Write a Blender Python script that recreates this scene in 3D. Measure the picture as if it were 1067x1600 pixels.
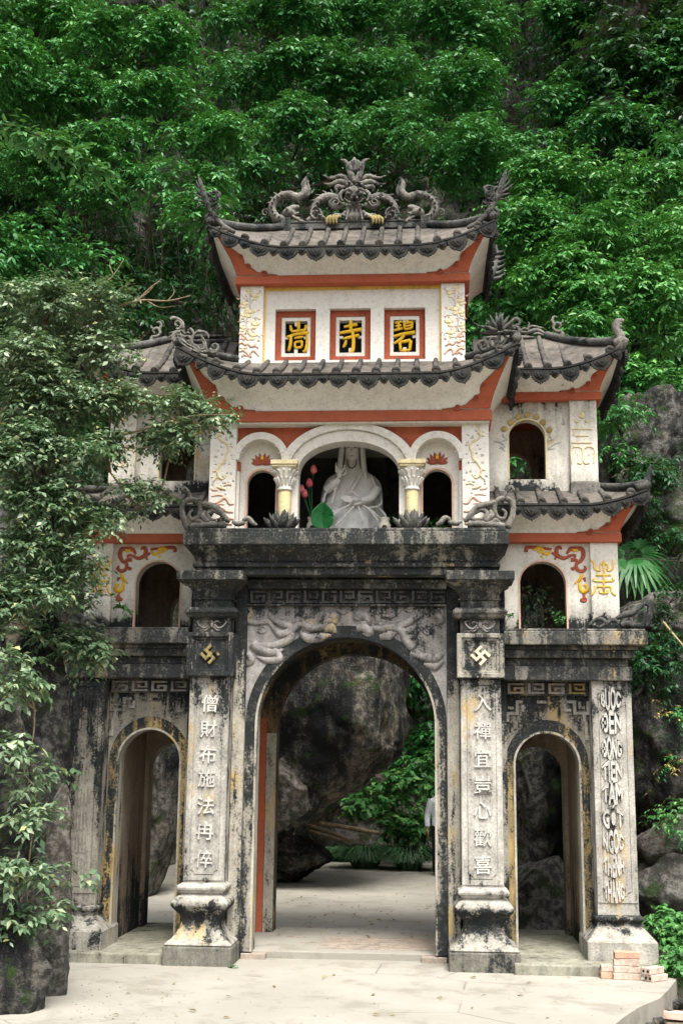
import bpy, bmesh, math, random
import numpy as np
from mathutils import Vector, Matrix, noise
random.seed(7); RNG = np.random.default_rng(11)
scn = bpy.context.scene
for o in list(bpy.data.objects): bpy.data.objects.remove(o)

# ------------------------------------------------------------------ camera
CAM = Vector((.8647, -13.378, 1.9213)); YAW, PITCH, ROLL, FPX = .06969, .20441, .01134, 1942.2
FW = Vector((-math.sin(YAW)*math.cos(PITCH), math.cos(YAW)*math.cos(PITCH), math.sin(PITCH)))
_r = Vector((math.cos(YAW), math.sin(YAW), 0)); _u = _r.cross(FW)
RT = math.cos(ROLL)*_r + math.sin(ROLL)*_u; UP = -math.sin(ROLL)*_r + math.cos(ROLL)*_u
cd = bpy.data.cameras.new('camera'); cam = bpy.data.objects.new('camera', cd); scn.collection.objects.link(cam)
M = Matrix((RT, UP, -FW)).transposed().to_4x4(); M.translation = CAM; cam.matrix_world = M
cd.sensor_fit = 'VERTICAL'; cd.sensor_height = 36; cd.lens = FPX/1600*36; cd.clip_start = .1; cd.clip_end = 500
scn.camera = cam
# ------------------------------------------------------------------ light: bright overcast, soft sun high from the front right
SUN_EL, SUN_AZ = math.radians(63), math.radians(162)     # azimuth clockwise from +Y
w = bpy.data.worlds.new('World'); scn.world = w; w.use_nodes = True
nt = w.node_tree; nt.nodes.clear()
sky = nt.nodes.new('ShaderNodeTexSky'); sky.sky_type = 'NISHITA'; sky.sun_disc = False
sky.sun_elevation = SUN_EL; sky.sun_rotation = SUN_AZ; sky.air_density = 1.0; sky.dust_density = 6.0; sky.ozone_density = .6
hs = nt.nodes.new('ShaderNodeHueSaturation'); hs.inputs['Saturation'].default_value = .45
bg = nt.nodes.new('ShaderNodeBackground'); bg.inputs['Strength'].default_value = .15
wo = nt.nodes.new('ShaderNodeOutputWorld')
nt.links.new(sky.outputs[0], hs.inputs['Color']); nt.links.new(hs.outputs[0], bg.inputs[0]); nt.links.new(bg.outputs[0], wo.inputs[0])
sl = bpy.data.lights.new('sun', 'SUN'); sl.energy = 2.6; sl.angle = math.radians(24); sl.color = (1, .96, .88)
so = bpy.data.objects.new('sun', sl); scn.collection.objects.link(so)
sd = Vector((math.sin(SUN_AZ)*math.cos(SUN_EL), math.cos(SUN_AZ)*math.cos(SUN_EL), math.sin(SUN_EL)))
so.rotation_euler = sd.to_track_quat('Z', 'Y').to_euler(); so.location = (6, -10, 20)
scn.view_settings.view_transform = 'Standard'; scn.view_settings.look = 'None'
scn.view_settings.exposure = 1.06; scn.view_settings.gamma = 1; scn.view_settings.use_curve_mapping = False
scn.cycles.use_denoising = True; scn.cycles.max_bounces = 6; scn.cycles.transparent_max_bounces = 8

# ------------------------------------------------------------------ pixel -> place (distance always from the wall or ground touched)
def ray(px, py): return FW + RT*((px-533.5)/FPX) + UP*((800-py)/FPX)
def U(px, py, Y): d = ray(px, py); return CAM + d*((Y-CAM.y)/d.y)
def G(px, py, Z=0.): d = ray(px, py); return CAM + d*((Z-CAM.z)/d.z)
def mpp(Y): return (Y-CAM.y)/FPX/.975              # metres per photo pixel at depth Y

# ------------------------------------------------------------------ materials
class NT:
    def __init__(s, name):
        s.m = bpy.data.materials.new(name); s.m.use_nodes = True; s.t = s.m.node_tree; s.t.nodes.clear()
        s.out = s.n('ShaderNodeOutputMaterial'); s.b = s.n('ShaderNodeBsdfPrincipled'); s.l(s.b.outputs[0], s.out.inputs[0])
        s.pos = s.n('ShaderNodeNewGeometry').outputs['Position']
    def n(s, k): return s.t.nodes.new(k)
    def l(s, a, b): s.t.links.new(a, b)
    def put(s, sock, v):
        if isinstance(v, bpy.types.NodeSocket): s.l(v, sock)
        elif isinstance(v, (tuple, list)): sock.default_value = (*v, 1) if len(v) == 3 and sock.type == 'RGBA' else v
        else: sock.default_value = v
    def scale(s, sc, vec=None):
        m = s.n('ShaderNodeMapping'); s.l(vec or s.pos, m.inputs[0]); m.inputs['Scale'].default_value = sc; return m.outputs[0]
    def noise(s, sc, det=6, rough=.6, vec=None, dist=0.):
        q = s.n('ShaderNodeTexNoise'); s.l(vec or s.pos, q.inputs['Vector']); q.inputs['Scale'].default_value = sc
        q.inputs['Detail'].default_value = det; q.inputs['Roughness'].default_value = rough; q.inputs['Distortion'].default_value = dist
        return q.outputs[0]
    def vor(s, sc, vec=None, feat='F1', out='Distance'):
        q = s.n('ShaderNodeTexVoronoi'); q.feature = feat; s.l(vec or s.pos, q.inputs['Vector']); q.inputs['Scale'].default_value = sc; return q.outputs[out]
    def math(s, op, a, b=0., c=None, clamp=False):
        q = s.n('ShaderNodeMath'); q.operation = op; q.use_clamp = clamp; s.put(q.inputs[0], a); s.put(q.inputs[1], b)
        if c is not None: s.put(q.inputs[2], c)
        return q.outputs[0]
    def step(s, v, a, b):
        q = s.n('ShaderNodeMapRange'); q.interpolation_type = 'SMOOTHSTEP'; s.put(q.inputs[0], v); q.inputs[1].default_value = a; q.inputs[2].default_value = b; return q.outputs[0]
    def mix(s, f, a, b, mode='MIX'):
        q = s.n('ShaderNodeMix'); q.data_type = 'RGBA'; q.blend_type = mode; s.put(q.inputs[0], f); s.put(q.inputs[6], a); s.put(q.inputs[7], b); return q.outputs[2]
    def ramp(s, v, stops):
        q = s.n('ShaderNodeValToRGB'); s.l(v, q.inputs[0]); e = q.color_ramp.elements
        while len(e) < len(stops): e.new(.5)
        for el, (p, c) in zip(e, stops): el.position = p; el.color = (*c, 1) if isinstance(c, tuple) else (c, c, c, 1)
        return q.outputs[0]
    def z(s):
        q = s.n('ShaderNodeSeparateXYZ'); s.l(s.pos, q.inputs[0]); return q.outputs[2]
    def attr(s, name):
        q = s.n('ShaderNodeAttribute'); q.attribute_name = name; return q.outputs['Fac']
    def bump(s, h, st=.4, d=.02):
        q = s.n('ShaderNodeBump'); q.inputs['Strength'].default_value = st; q.inputs['Distance'].default_value = d; s.l(h, q.inputs['Height']); s.l(q.outputs[0], s.b.inputs['Normal'])
    def fin(s, col, rough=.9, spec=.25):
        s.put(s.b.inputs['Base Color'], col); s.put(s.b.inputs['Roughness'], rough); s.b.inputs['Specular IOR Level'].default_value = spec; return s.m

def masonry(name, base, base2, mild, zb=None, ochre=.0, speck=.5, streak=.5, bump=.35, grime=.75, col_b=(.018, .021, .022)):
    """lime plaster / cement with mildew growing in patches and runs; mild = how much of it is black"""
    t = NT(name)
    st = t.scale((1, 1, streak))
    n1 = t.noise(1.7, 9, .66, st); n2 = t.noise(8, 8, .7, st); n3 = t.noise(46, 4, .6)
    v = t.math('ADD', t.math('MULTIPLY', n1, .50), t.math('ADD', t.math('MULTIPLY', n2, .37), t.math('MULTIPLY', n3, .20)))
    if zb:      # mildew is heaviest where ledges keep the wall wet
        zz = t.math('DIVIDE', t.z(), 10.)
        r = t.ramp(zz, [(a/10., b) for a, b in zb]); v = t.math('ADD', v, t.math('SUBTRACT', r, .5))
    v = t.math('ADD', v, t.math('MULTIPLY', t.math('SUBTRACT', t.noise(1., 7, .6, t.scale((11, 11, .5))), .5), .30))
    k = t.step(v, .685-mild*.3, .755-mild*.3)
    c = t.mix(t.noise(3.1, 6, .6), base, base2)
    c = t.mix(t.math('MULTIPLY', t.step(t.noise(23, 5, .7), .45, .75), .5), c, tuple(x*.55 for x in base2))
    c = t.mix(t.math('MULTIPLY', t.step(v, .50-mild*.3, .72-mild*.3), grime), c, tuple(x*.42 for x in base2))
    if ochre: c = t.mix(t.math('MULTIPLY', t.step(t.noise(2.3, 7, .6, t.scale((1.3, 1, .6))), .60-ochre*.25, .72-ochre*.2), .8), c, (.40, .29, .12))
    blk = t.mix(t.math('MULTIPLY', t.math('MULTIPLY', t.step(t.noise(38, 6, .8), .50, .66), t.step(t.noise(5, 4, .6), .40, .60)), speck), col_b, (.17, .17, .15))
    blk = t.mix(t.math('MULTIPLY', t.step(t.noise(4.2, 8, .7), .5, .75), speck), blk, (.11, .105, .09))
    c = t.mix(k, c, blk)
    t.bump(t.math('ADD', t.math('MULTIPLY', n2, .6), t.math('MULTIPLY', n3, .5)), bump, .03)
    return t.fin(c, .92, .15)
MT = {}
ZB = [(0, .47), (.6, .52), (1.2, .42), (2.2, .44), (2.75, .55), (3.3, .66), (4.3, .72), (4.7, .60), (6, .5)]
MT['shaft'] = masonry('mildewed_cement', (.58, .565, .52), (.42, .40, .355), .52, [(0, .50), (1., .44), (2.4, .45), (2.8, .53), (3.35, .60), (4, .78)], .06, .4, .6)
MT['shaft_dark'] = masonry('mildewed_cement_wet', (.50, .48, .43), (.36, .34, .29), .58, [(0, .54), (1., .46), (2.2, .50), (2.7, .58), (3.35, .62), (4, .8)], .1, .4, .6)
MT['letter'] = masonry('pale_lettering_cement', (.62, .61, .57), (.50, .48, .44), .16, None, 0, .3, .8)
MT['wall'] = masonry('stained_wall_cement', (.52, .50, .44), (.36, .33, .27), .62, ZB, .22, .5, .45)
MT['strip'] = masonry('stained_strip_plaster', (.62, .595, .52), (.46, .43, .35), .54, [(0, .5), (1.2, .45), (2.4, .47), (2.9, .57), (3.4, .66), (4.5, .8)], .16, .4, .35)
MT['arch_dark'] = masonry('black_stained_arch', (.54, .52, .46), (.36, .33, .27), .60, [(0, .52), (1, .48), (2., .53), (2.8, .60), (4, .7)], .08, .7, .4)
MT['relief'] = masonry('worn_relief_plaster', (.40, .385, .37), (.26, .245, .235), .58, [(0, .5), (2.5, .38), (3.0, .41), (3.55, .46), (3.75, .58), (4, .7)], .3, .6, 1.)
MT['cornice'] = masonry('black_cornice', (.40, .39, .35), (.26, .25, .21), .74, None, .05, .9, .5, .5, .75, (.022, .025, .025))
MT['cornice2'] = masonry('weathered_wing_cornice', (.36, .345, .31), (.24, .225, .19), .70, None, .04, .9, .5, .5, .75, (.026, .029, .029))
MT['boxpale'] = masonry('pale_emblem_box', (.50, .475, .42), (.36, .34, .28), .64, None, .12, .5, .6)
MT['disc'] = masonry('dull_gold_disc', (.60, .46, .16), (.48, .37, .15), .14, None, 0, .2, 1., .2)
MT['boxdark'] = masonry('dark_emblem_box', (.46, .44, .38), (.32, .30, .25), .72, None, .1, .6, .6)
MT['plinth'] = masonry('grey_plinth_cement', (.27, .26, .225), (.19, .185, .155), .42, None, .0, .4, .8)
MT['pedestal'] = masonry('weathered_pedestal', (.52, .50, .45), (.38, .36, .31), .56, [(0, .46), (.19, .44), (.30, .46), (.46, .60), (.56, .56), (.66, .42), (1, .44)], .06, .5, .8)
MT['ochre'] = masonry('ochre_archivolt', (.42, .33, .17), (.27, .21, .11), .56, [(0, .54), (1, .48), (2, .52), (2.6, .6), (4, .7)], .5, .5, .5)
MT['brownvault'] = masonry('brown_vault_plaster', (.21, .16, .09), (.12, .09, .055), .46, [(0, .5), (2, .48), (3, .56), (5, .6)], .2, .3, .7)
MT['inner'] = masonry('inner_passage_plaster', (.42, .35, .27), (.33, .26, .19), .36, [(0, .64), (.7, .54), (1.5, .44), (5, .5)], .0, .2, .5)
MT['white'] = masonry('white_limewash', (.72, .70, .65), (.66, .635, .57), -.04, None, .0, .1, .35, .10, .3)
MT['cove'] = masonry('white_cove_limewash', (.86, .855, .83), (.78, .765, .72), .12, None, .0, .1, .5, .12, .35)
MT['white_wing'] = masonry('stained_white_wing', (.74, .72, .66), (.62, .59, .51), .10, [(0, .55), (3.4, .74), (3.62, .58), (3.8, .46), (4.3, .44), (4.7, .5), (5.05, .68), (5.25, .50), (5.6, .44), (5.9, .5), (6.1, .62)], .08, .1, .5, .15)
MT['red'] = masonry('faded_red_paint', (.42, .085, .042), (.47, .155, .09), .16, None, 0, .1, .6, .15, .3)
MT['redwall'] = masonry('brick_red_wash', (.44, .13, .07), (.36, .09, .045), .05, None, 0, .1, .6, .12, .3)
MT['redframe'] = masonry('red_window_frame', (.38, .105, .055), (.32, .08, .042), .03, None, 0, .1, .6, .12)
MT['yellow'] = masonry('yellow_paint', (.74, .52, .14), (.68, .44, .09), .03, None, 0, .1, .6, .12)
MT['gold'] = masonry('gold_lettering', (.80, .52, .04), (.72, .42, .03), .0, None, 0, .1, .6, .1)
MT['goldold'] = masonry('worn_gold_paint', (.48, .37, .12), (.36, .29, .14), .42, None, 0, .2, 1., .2)
MT['column_yellow'] = masonry('yellow_column_wash', (.74, .60, .28), (.72, .62, .40), .12, [(4.4, .86), (4.62, .62), (4.75, .45), (6, .4)], 0, .1, .6, .12)
MT['cream'] = masonry('cream_relief_paint', (.72, .64, .44), (.66, .55, .30), .02, None, 0, .1, .6, .15)
MT['emblem'] = masonry('cream_emblem', (.60, .56, .45), (.52, .46, .33), .16, None, 0, .1, .6, .15)
MT['pink'] = masonry('pink_cloud_relief', (.62, .36, .25), (.66, .50, .40), .03, None, 0, .1, .6, .15)
MT['maroon'] = masonry('maroon_scroll_paint', (.34, .075, .045), (.42, .13, .08), .08, None, 0, .1, .6, .2)
MT['greyblue'] = masonry('grey_leaf_relief', (.44, .46, .44), (.56, .56, .52), .04, None, 0, .1, .6, .15)
MT['tile'] = masonry('grey_roof_tile', (.150, .135, .120), (.085, .08, .072), .40, None, 0, .6, 1., .4)
MT['tileflat'] = masonry('lichened_roof_bed', (.20, .175, .15), (.11, .10, .088), .36, None, 0, .6, 1., .4)
MT['pendant'] = masonry('dark_clay_pendant', (.085, .082, .076), (.045, .045, .042), .55, None, .0, .55, 1., .4)
MT['carve'] = masonry('grey_stucco_carving', (.34, .325, .29), (.16, .152, .135), .42, None, 0, .5, 1., .6)
MT['carvedark'] = masonry('dark_stucco_carving', (.20, .195, .18), (.10, .10, .092), .52, None, 0, .5, 1., .6)
MT['black'] = masonry('unlit_hollow_black', (.035, .036, .036), (.022, .023, .023), .2, None, 0, .0, 1., .1)  # near-black base stands in for the darkness inside rooms and holes
MT['gloom'] = masonry('gloom_darkened_plaster', (.16, .15, .135), (.10, .095, .085), .3, None, 0, .1, 1., .15)  # base colour darkened to carry the gloom of the unlit rooms
MT['statue'] = masonry('white_marble', (.84, .83, .80), (.76, .75, .71), -.05, None, 0, .0, 1., .05, .2)
MT['porcelain'] = masonry('pale_porcelain', (.55, .53, .47), (.40, .38, .32), .1, None, 0, .1, 1., .1)
MT['brick'] = masonry('dusty_red_brick', (.55, .29, .20), (.66, .56, .49), .10, None, 0, .1, 1., .3)
MT['brickorange'] = masonry('orange_brick', (.56, .25, .15), (.60, .40, .30), .12, None, 0, .1, 1., .3)
MT['brickpale'] = masonry('mortar_dusted_brick', (.62, .52, .45), (.50, .36, .29), .12, None, 0, .1, 1., .3)
MT['brickfloor'] = masonry('worn_floor_brick', (.33, .25, .19), (.38, .34, .29), .2, None, 0, .2, 1., .3)
MT['platform'] = masonry('grey_green_step', (.34, .33, .27), (.26, .26, .20), .30, None, 0, .3, 1., .3)

def rock_mat(name, light, dark, stain, green=.0, warm=.0, sc=1.):
    t = NT(name)
    n1 = t.noise(.9*sc, 10, .68, t.scale((1.3, 1, .22))); n2 = t.noise(6*sc, 9, .72); n3 = t.noise(30*sc, 6, .7); v1 = t.vor(3.3*sc, t.scale((1, 1, .6)))
    c = t.mix(t.step(n2, .44, .58), dark, light)
    if warm: c = t.mix(t.math('MULTIPLY', t.step(t.noise(1.3*sc, 6, .6), .5, .66), warm), c, (.24, .165, .10))
    c = t.mix(t.step(t.math('ADD', t.math('MULTIPLY', n1, .75), t.math('MULTIPLY', n3, .25)), .62-stain*.3, .72-stain*.25), c, (.014, .016, .017))
    c = t.mix(t.math('MULTIPLY', t.step(n3, .6, .72), .35), c, tuple(min(1, x*1.5) for x in light))
    if green: c = t.mix(t.math('MULTIPLY', t.step(t.noise(2.2*sc, 8, .7), .56-green*.15, .64-green*.1), .85), c, (.035, .062, .018))
    h = t.math('ADD', t.math('MULTIPLY', n2, 1.), t.math('ADD', t.math('MULTIPLY', n3, .35), t.math('MULTIPLY', v1, .5)))
    t.bump(h, .9, .12); return t.fin(c, .95, .12)
MT['rock'] = rock_mat('grey_limestone', (.22, .21, .19), (.075, .072, .066), .40, .10, .15, 1.5)
MT['rockdark'] = rock_mat('black_streaked_limestone', (.165, .158, .142), (.045, .045, .043), .58, .14, .1, 1.8)
MT['paleyellow'] = masonry('pale_yellow_flower_paint', (.74, .62, .30), (.76, .70, .50), .02, None, 0, .1, .6, .15, .3)
MT['rockwarm'] = rock_mat('ochre_streaked_limestone', (.21, .195, .165), (.06, .057, .051), .64, .03, .35, 1.2)
MT['cliffrock'] = rock_mat('mossy_cliff_limestone', (.19, .18, .165), (.07, .068, .062), .40, .5, .25, 1.1)

def ground_mat():
    t = NT('pale_dusty_concrete')
    n1 = t.noise(.55, 9, .6); n2 = t.noise(5, 9, .66); n3 = t.noise(55, 4, .7)
    c = t.mix(t.step(n1, .35, .7), (.262, .25, .216), (.325, .31, .272))
    c = t.mix(t.math('MULTIPLY', t.step(t.noise(1.6, 9, .7), .50, .62), .55), c, (.185, .172, .14))
    c = t.mix(t.math('MULTIPLY', t.step(n3, .58, .68), .45), c, (.19, .18, .15))
    cr = t.vor(.55, t.mix(.12, t.pos, t.n('ShaderNodeTexNoise').outputs[1]), 'DISTANCE_TO_EDGE')
    k = t.math('MULTIPLY', t.math('SUBTRACT', 1., t.step(cr, .0, .006)), t.step(t.noise(.9, 3, .5), .45, .6))
    c = t.mix(t.math('MULTIPLY', k, .7), c, (.12, .11, .095))
    t.bump(t.math('ADD', t.math('MULTIPLY', n2, .5), t.math('SUBTRACT', t.math('MULTIPLY', n3, .4), k)), .35, .02); return t.fin(c, .95, .12)
MT['concrete'] = ground_mat()
def soil_mat():
    t = NT('leaf_littered_soil'); n2 = t.noise(7, 8, .7); n3 = t.noise(40, 5, .7)
    c = t.mix(t.step(n2, .35, .7), (.10, .08, .05), (.22, .19, .14)); c = t.mix(t.step(n3, .58, .7), c, (.16, .14, .10)); t.bump(n3, .6, .04); return t.fin(c, .97, .1)
MT['soil'] = soil_mat()

def leaf_mat(name, lo, mid, hi, yel=None, gloss=.42, trans=.2, spec=.30):
    t = NT(name); a = t.attr('rnd')
    stops = [(0, lo), (.5, mid), (.9, hi)] + ([(1., yel)] if yel else [])
    c = t.ramp(a, stops)
    c = t.mix(t.math('MULTIPLY', t.step(t.noise(.8, 3, .5), .35, .65), .35), c, lo)
    c = t.mix(t.math('MULTIPLY', t.step(t.noise(.45, 4, .6), .48, .68), .35), c, hi)
    t.fin(c, gloss, spec)
    tr = t.n('ShaderNodeBsdfTranslucent'); t.l(t.mix(.5, c, (.10, .22, .02)), tr.inputs[0])
    mx = t.n('ShaderNodeMixShader'); mx.inputs[0].default_value = trans; t.l(t.b.outputs[0], mx.inputs[1]); t.l(tr.outputs[0], mx.inputs[2]); t.l(mx.outputs[0], t.out.inputs[0])
    return t.m
MT['leafA'] = leaf_mat('glossy_fig_leaf', (.014, .090, .020), (.032, .180, .036), (.085, .310, .064), (.18, .38, .09))
MT['leafB'] = leaf_mat('deep_green_leaf', (.011, .075, .020), (.025, .150, .033), (.064, .262, .055))
MT['leafC'] = leaf_mat('bright_green_leaf', (.017, .108, .022), (.047, .215, .042), (.120, .355, .072), (.24, .42, .10))
MT['leafD'] = leaf_mat('shaded_hill_leaf', (.004, .026, .009), (.009, .056, .017), (.022, .105, .030))  # albedo lowered so gaps between the crowns read as deep shade
MT['leafF'] = leaf_mat('dusty_shrub_leaf', (.040, .088, .040), (.105, .185, .095), (.27, .35, .21), (.42, .42, .17), .36, .2, .4)
MT['leafG'] = leaf_mat('fresh_fern_leaf', (.03, .12, .03), (.06, .20, .05), (.11, .29, .08), (.2, .32, .08), .45)
MT['grassblade'] = leaf_mat('dark_lily_grass', (.03, .085, .04), (.06, .15, .065), (.13, .26, .11), None, .40)
MT['dryleaf'] = leaf_mat('fallen_dry_leaf', (.10, .07, .03), (.20, .15, .05), (.36, .30, .07), (.5, .42, .07), .7)
MT['lotusleaf'] = leaf_mat('lotus_leaf_green', (.008, .10, .025), (.012, .13, .03), (.02, .17, .04), None, .4)
def plain(name, c1, c2, sc=20., rough=.8, spec=.3, streak=(1, 1, 1), bump=.3):
    t = NT(name); n = t.noise(sc, 6, .65, t.scale(streak)); t.bump(n, bump, .02); return t.fin(t.mix(t.step(n, .35, .68), c1, c2), rough, spec)
MT['bark'] = plain('grey_brown_bark', (.040, .034, .026), (.10, .085, .065), 14, .95, .1, (1, 1, .35), .7)
MT['twig'] = plain('pale_twig_bark', (.16, .12, .075), (.30, .24, .16), 25, .9, .1)
MT['vine'] = plain('dry_hanging_root', (.035, .03, .024), (.085, .07, .052), 25, .95, .1)
MT['bamboo'] = plain('weathered_bamboo', (.24, .17, .085), (.40, .31, .17), 18, .7, .3, (1, 1, 1), .2)
MT['log'] = plain('barked_log', (.16, .11, .07), (.30, .23, .15), 12, .9, .15)
MT['pinkpetal'] = plain('pink_lotus_petal', (.55, .07, .10), (.68, .22, .22), 12, .6, .3)
MT['shirt'] = plain('pale_blue_cotton', (.50, .53, .58), (.60, .62, .66), 9, .9, .1, (1, 1, .5), .4)
MT['trouser'] = plain('dark_trouser_cloth', (.012, .012, .016), (.022, .022, .027), 20, .9, .1)
MT['skin'] = plain('tanned_skin', (.36, .19, .11), (.42, .235, .145), 12, .6, .35, (1, 1, 1), .1)
MT['hair'] = plain('black_hair', (.010, .009, .008), (.02, .018, .016), 60, .6, .4)
MT['leather'] = plain('brown_leather', (.05, .03, .02), (.08, .05, .03), 30, .6, .4)

# ------------------------------------------------------------------ mesh helpers
COL = scn.collection
def setp(o, parent=None, label=None, cat=None, group=None, kind=None):
    if parent is not None: o.parent = parent
    if label: o['label'] = label
    if cat: o['category'] = cat
    if group: o['group'] = group
    if kind: o['kind'] = kind
    return o
def link(name, me, parent=None, **k):
    o = bpy.data.objects.new(name, me); COL.objects.link(o); return setp(o, parent, **k)
def empty(name, loc, label, cat, group=None):
    o = bpy.data.objects.new(name, None); COL.objects.link(o); o.location = loc; o.empty_display_size = .1
    return setp(o, None, label, cat, group)
def cr(pts, n=5):
    """Catmull-Rom through points"""
    p = [Vector(q) for q in pts]
    if len(p) < 3: n = max(1, n); return [p[0].lerp(p[-1], i/n) for i in range(n+1)]
    p = [p[0]*2-p[1]] + p + [p[-1]*2-p[-2]]; out = []
    for i in range(1, len(p)-2):
        for k in range(n):
            t = k/n; a, b, c, d = p[i-1], p[i], p[i+1], p[i+2]
            out.append(.5*((2*b)+(c-a)*t+(2*a-5*b+4*c-d)*t*t+(3*b-a-3*c+d)*t**3))
    out.append(p[-2]); return out
def interp(ws, t):
    if not isinstance(ws, (list, tuple)): return ws
    x = t*(len(ws)-1); i = min(int(x), len(ws)-2); return ws[i]+(ws[i+1]-ws[i])*(x-i)
class MB:
    def __init__(s): s.v = []; s.f = []
    def add(s, vs, fs):
        b = len(s.v); s.v += [tuple(q) for q in vs]; s.f += [tuple(b+i for i in q) for q in fs]
    def box(s, x0, x1, y0, y1, z0, z1):
        s.add([(x0,y0,z0),(x1,y0,z0),(x1,y1,z0),(x0,y1,z0),(x0,y0,z1),(x1,y0,z1),(x1,y1,z1),(x0,y1,z1)],
              [(0,1,5,4),(1,2,6,5),(2,3,7,6),(3,0,4,7),(4,5,6,7),(3,2,1,0)])
    def obox(s, c, ax, hx, hy, hz):
        ax = ax.to_3x3() if hasattr(ax, 'to_3x3') else ax; vs = []
        for a in (-1, 1):
            for b in (-1, 1):
                for d in (-1, 1): vs.append(Vector(c)+ax@Vector((a*hx, b*hy, d*hz)))
        s.add(vs, [(0,1,3,2),(4,6,7,5),(0,4,5,1),(2,3,7,6),(0,2,6,4),(1,5,7,3)])
    def prism(s, pts, y0, y1):
        n = len(pts); s.add([(x, y0, z) for x, z in pts]+[(x, y1, z) for x, z in pts],
            [tuple(range(n)), tuple(range(2*n-1, n-1, -1))]+[(i, i+n, (i+1) % n+n, (i+1) % n) for i in range(n)])
    def loft(s, rings, caps=True):
        n = len(rings[0]); b = len(s.v)
        for r in rings: s.v += [tuple(q) for q in r]
        for k in range(len(rings)-1):
            for i in range(n):
                j = (i+1) % n; s.f.append((b+k*n+i, b+k*n+j, b+(k+1)*n+j, b+(k+1)*n+i))
        if caps: s.f.append(tuple(b+i for i in range(n))[::-1]); s.f.append(tuple(b+(len(rings)-1)*n+i for i in range(n)))
    def sqloft(s, cx, cy, prof):
        """prof: (half_x, half_y, z)"""
        s.loft([[(cx-a, cy-b, z), (cx+a, cy-b, z), (cx+a, cy+b, z), (cx-a, cy+b, z)] for a, b, z in prof])
    def lathe(s, c, prof, seg=16, sy=1.):
        s.loft([[(c[0]+r*math.cos(2*math.pi*i/seg), c[1]+sy*r*math.sin(2*math.pi*i/seg), c[2]+z) for i in range(seg)] for r, z in prof])
    def tube(s, path, rad, seg=6, flat=None):
        """path of Vectors; rad list or number; flat=(axis Vector, factor) squashes the section along an axis"""
        P = [Vector(q) for q in path]; n = len(P); rings = []; up = None
        for i in range(n):
            t = (P[min(i+1, n-1)]-P[max(i-1, 0)])
            if t.length < 1e-7: t = Vector((0, 0, 1))
            t.normalize()
            if up is None: up = Vector((0, 1, 0)) if abs(t.y) < .9 else Vector((1, 0, 0))
            a = up-t*up.dot(t)
            if a.length < 1e-4: a = t.orthogonal()
            a.normalize(); b = t.cross(a); up = a; r = interp(rad, i/max(1, n-1)); ring = []
            for k in range(seg):
                d = a*math.cos(2*math.pi*k/seg)*r+b*math.sin(2*math.pi*k/seg)*r
                if flat: d = d-flat[0]*d.dot(flat[0])*(1-flat[1])
                ring.append(P[i]+d)
            rings.append(ring)
        s.loft(rings)
    def ball(s, c, rx, ry, rz, seg=10, rg=6):
        rings = []
        for j in range(1, rg):
            a = math.pi*j/rg; rings.append([(c[0]+rx*math.sin(a)*math.cos(2*math.pi*i/seg), c[1]+ry*math.sin(a)*math.sin(2*math.pi*i/seg), c[2]+rz*math.cos(a)) for i in range(seg)])
        s.loft(rings)
    def grid(s, fn, nu, nv):
        b = len(s.v)
        for j in range(nv+1):
            for i in range(nu+1): s.v.append(tuple(fn(i/nu, j/nv)))
        for j in range(nv):
            for i in range(nu): a = b+j*(nu+1)+i; s.f.append((a, a+1, a+nu+2, a+nu+1))
    # strokes drawn on a wall or ridge plane (photo pixels give the direction, the plane the depth)
    def stroke(s, pts, wd, Y, depth=.6, n=5, seg=6):
        path = cr([U(x, y, Y) for x, y in pts], n); k = mpp(Y)*.5
        s.tube(path, [q*k for q in wd] if isinstance(wd, (list, tuple)) else wd*k, seg, (Vector((0, 1, 0)), depth))
    def blob(s, x, y, rx, ry, Y, dep): c = U(x, y, Y); k = mpp(Y); s.ball(c, rx*k, dep, ry*k)
    def mirrored(s):
        q = MB(); q.v = [(-x, y, z) for x, y, z in s.v]; q.f = [f[::-1] for f in s.f]; return q
    def mesh(s, name, mat, smooth=False, recalc=True):
        me = bpy.data.meshes.new(name); me.from_pydata(s.v, [], s.f); me.materials.append(MT[mat] if isinstance(mat, str) else mat)
        if recalc:
            bm = bmesh.new(); bm.from_mesh(me); bmesh.ops.recalc_face_normals(bm, faces=bm.faces); bm.to_mesh(me); bm.free()
        if smooth: me.polygons.foreach_set('use_smooth', [True]*len(me.polygons))
        me.update(); return me
    def build(s, name, mat, parent=None, smooth=False, bevel=0., **k):
        o = link(name, s.mesh(name, mat, smooth), parent, **k)
        if bevel:
            b = o.modifiers.new('bevel', 'BEVEL'); b.width = bevel; b.segments = 2; b.limit_method = 'ANGLE'; b.angle_limit = math.radians(35)
        return o
def spi(cx, cy, r0, r1, a0, a1, n=9):
    return [(cx+(r0+(r1-r0)*i/(n-1))*math.cos(math.radians(a0+(a1-a0)*i/(n-1))), cy-(r0+(r1-r0)*i/(n-1))*math.sin(math.radians(a0+(a1-a0)*i/(n-1)))) for i in range(n)]
def arc(cx, z0, rx, rz, n=20, a0=180, a1=0):
    return [(cx+rx*math.cos(math.radians(a0+(a1-a0)*i/n)), z0+rz*math.sin(math.radians(a0+(a1-a0)*i/n))) for i in range(n+1)]
def archwall(mb, x0, x1, z0, z1, cx, h, zs, rise, y0, y1, sill=None):
    zb = z0 if sill is None else sill
    mb.prism([(x0, zb), (cx-h, zb)]+arc(cx, zs, h, rise)+[(cx+h, zb), (x1, zb), (x1, z1), (x0, z1)], y0, y1)
    if sill is not None: mb.box(x0, x1, y0, y1, z0, sill)
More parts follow.
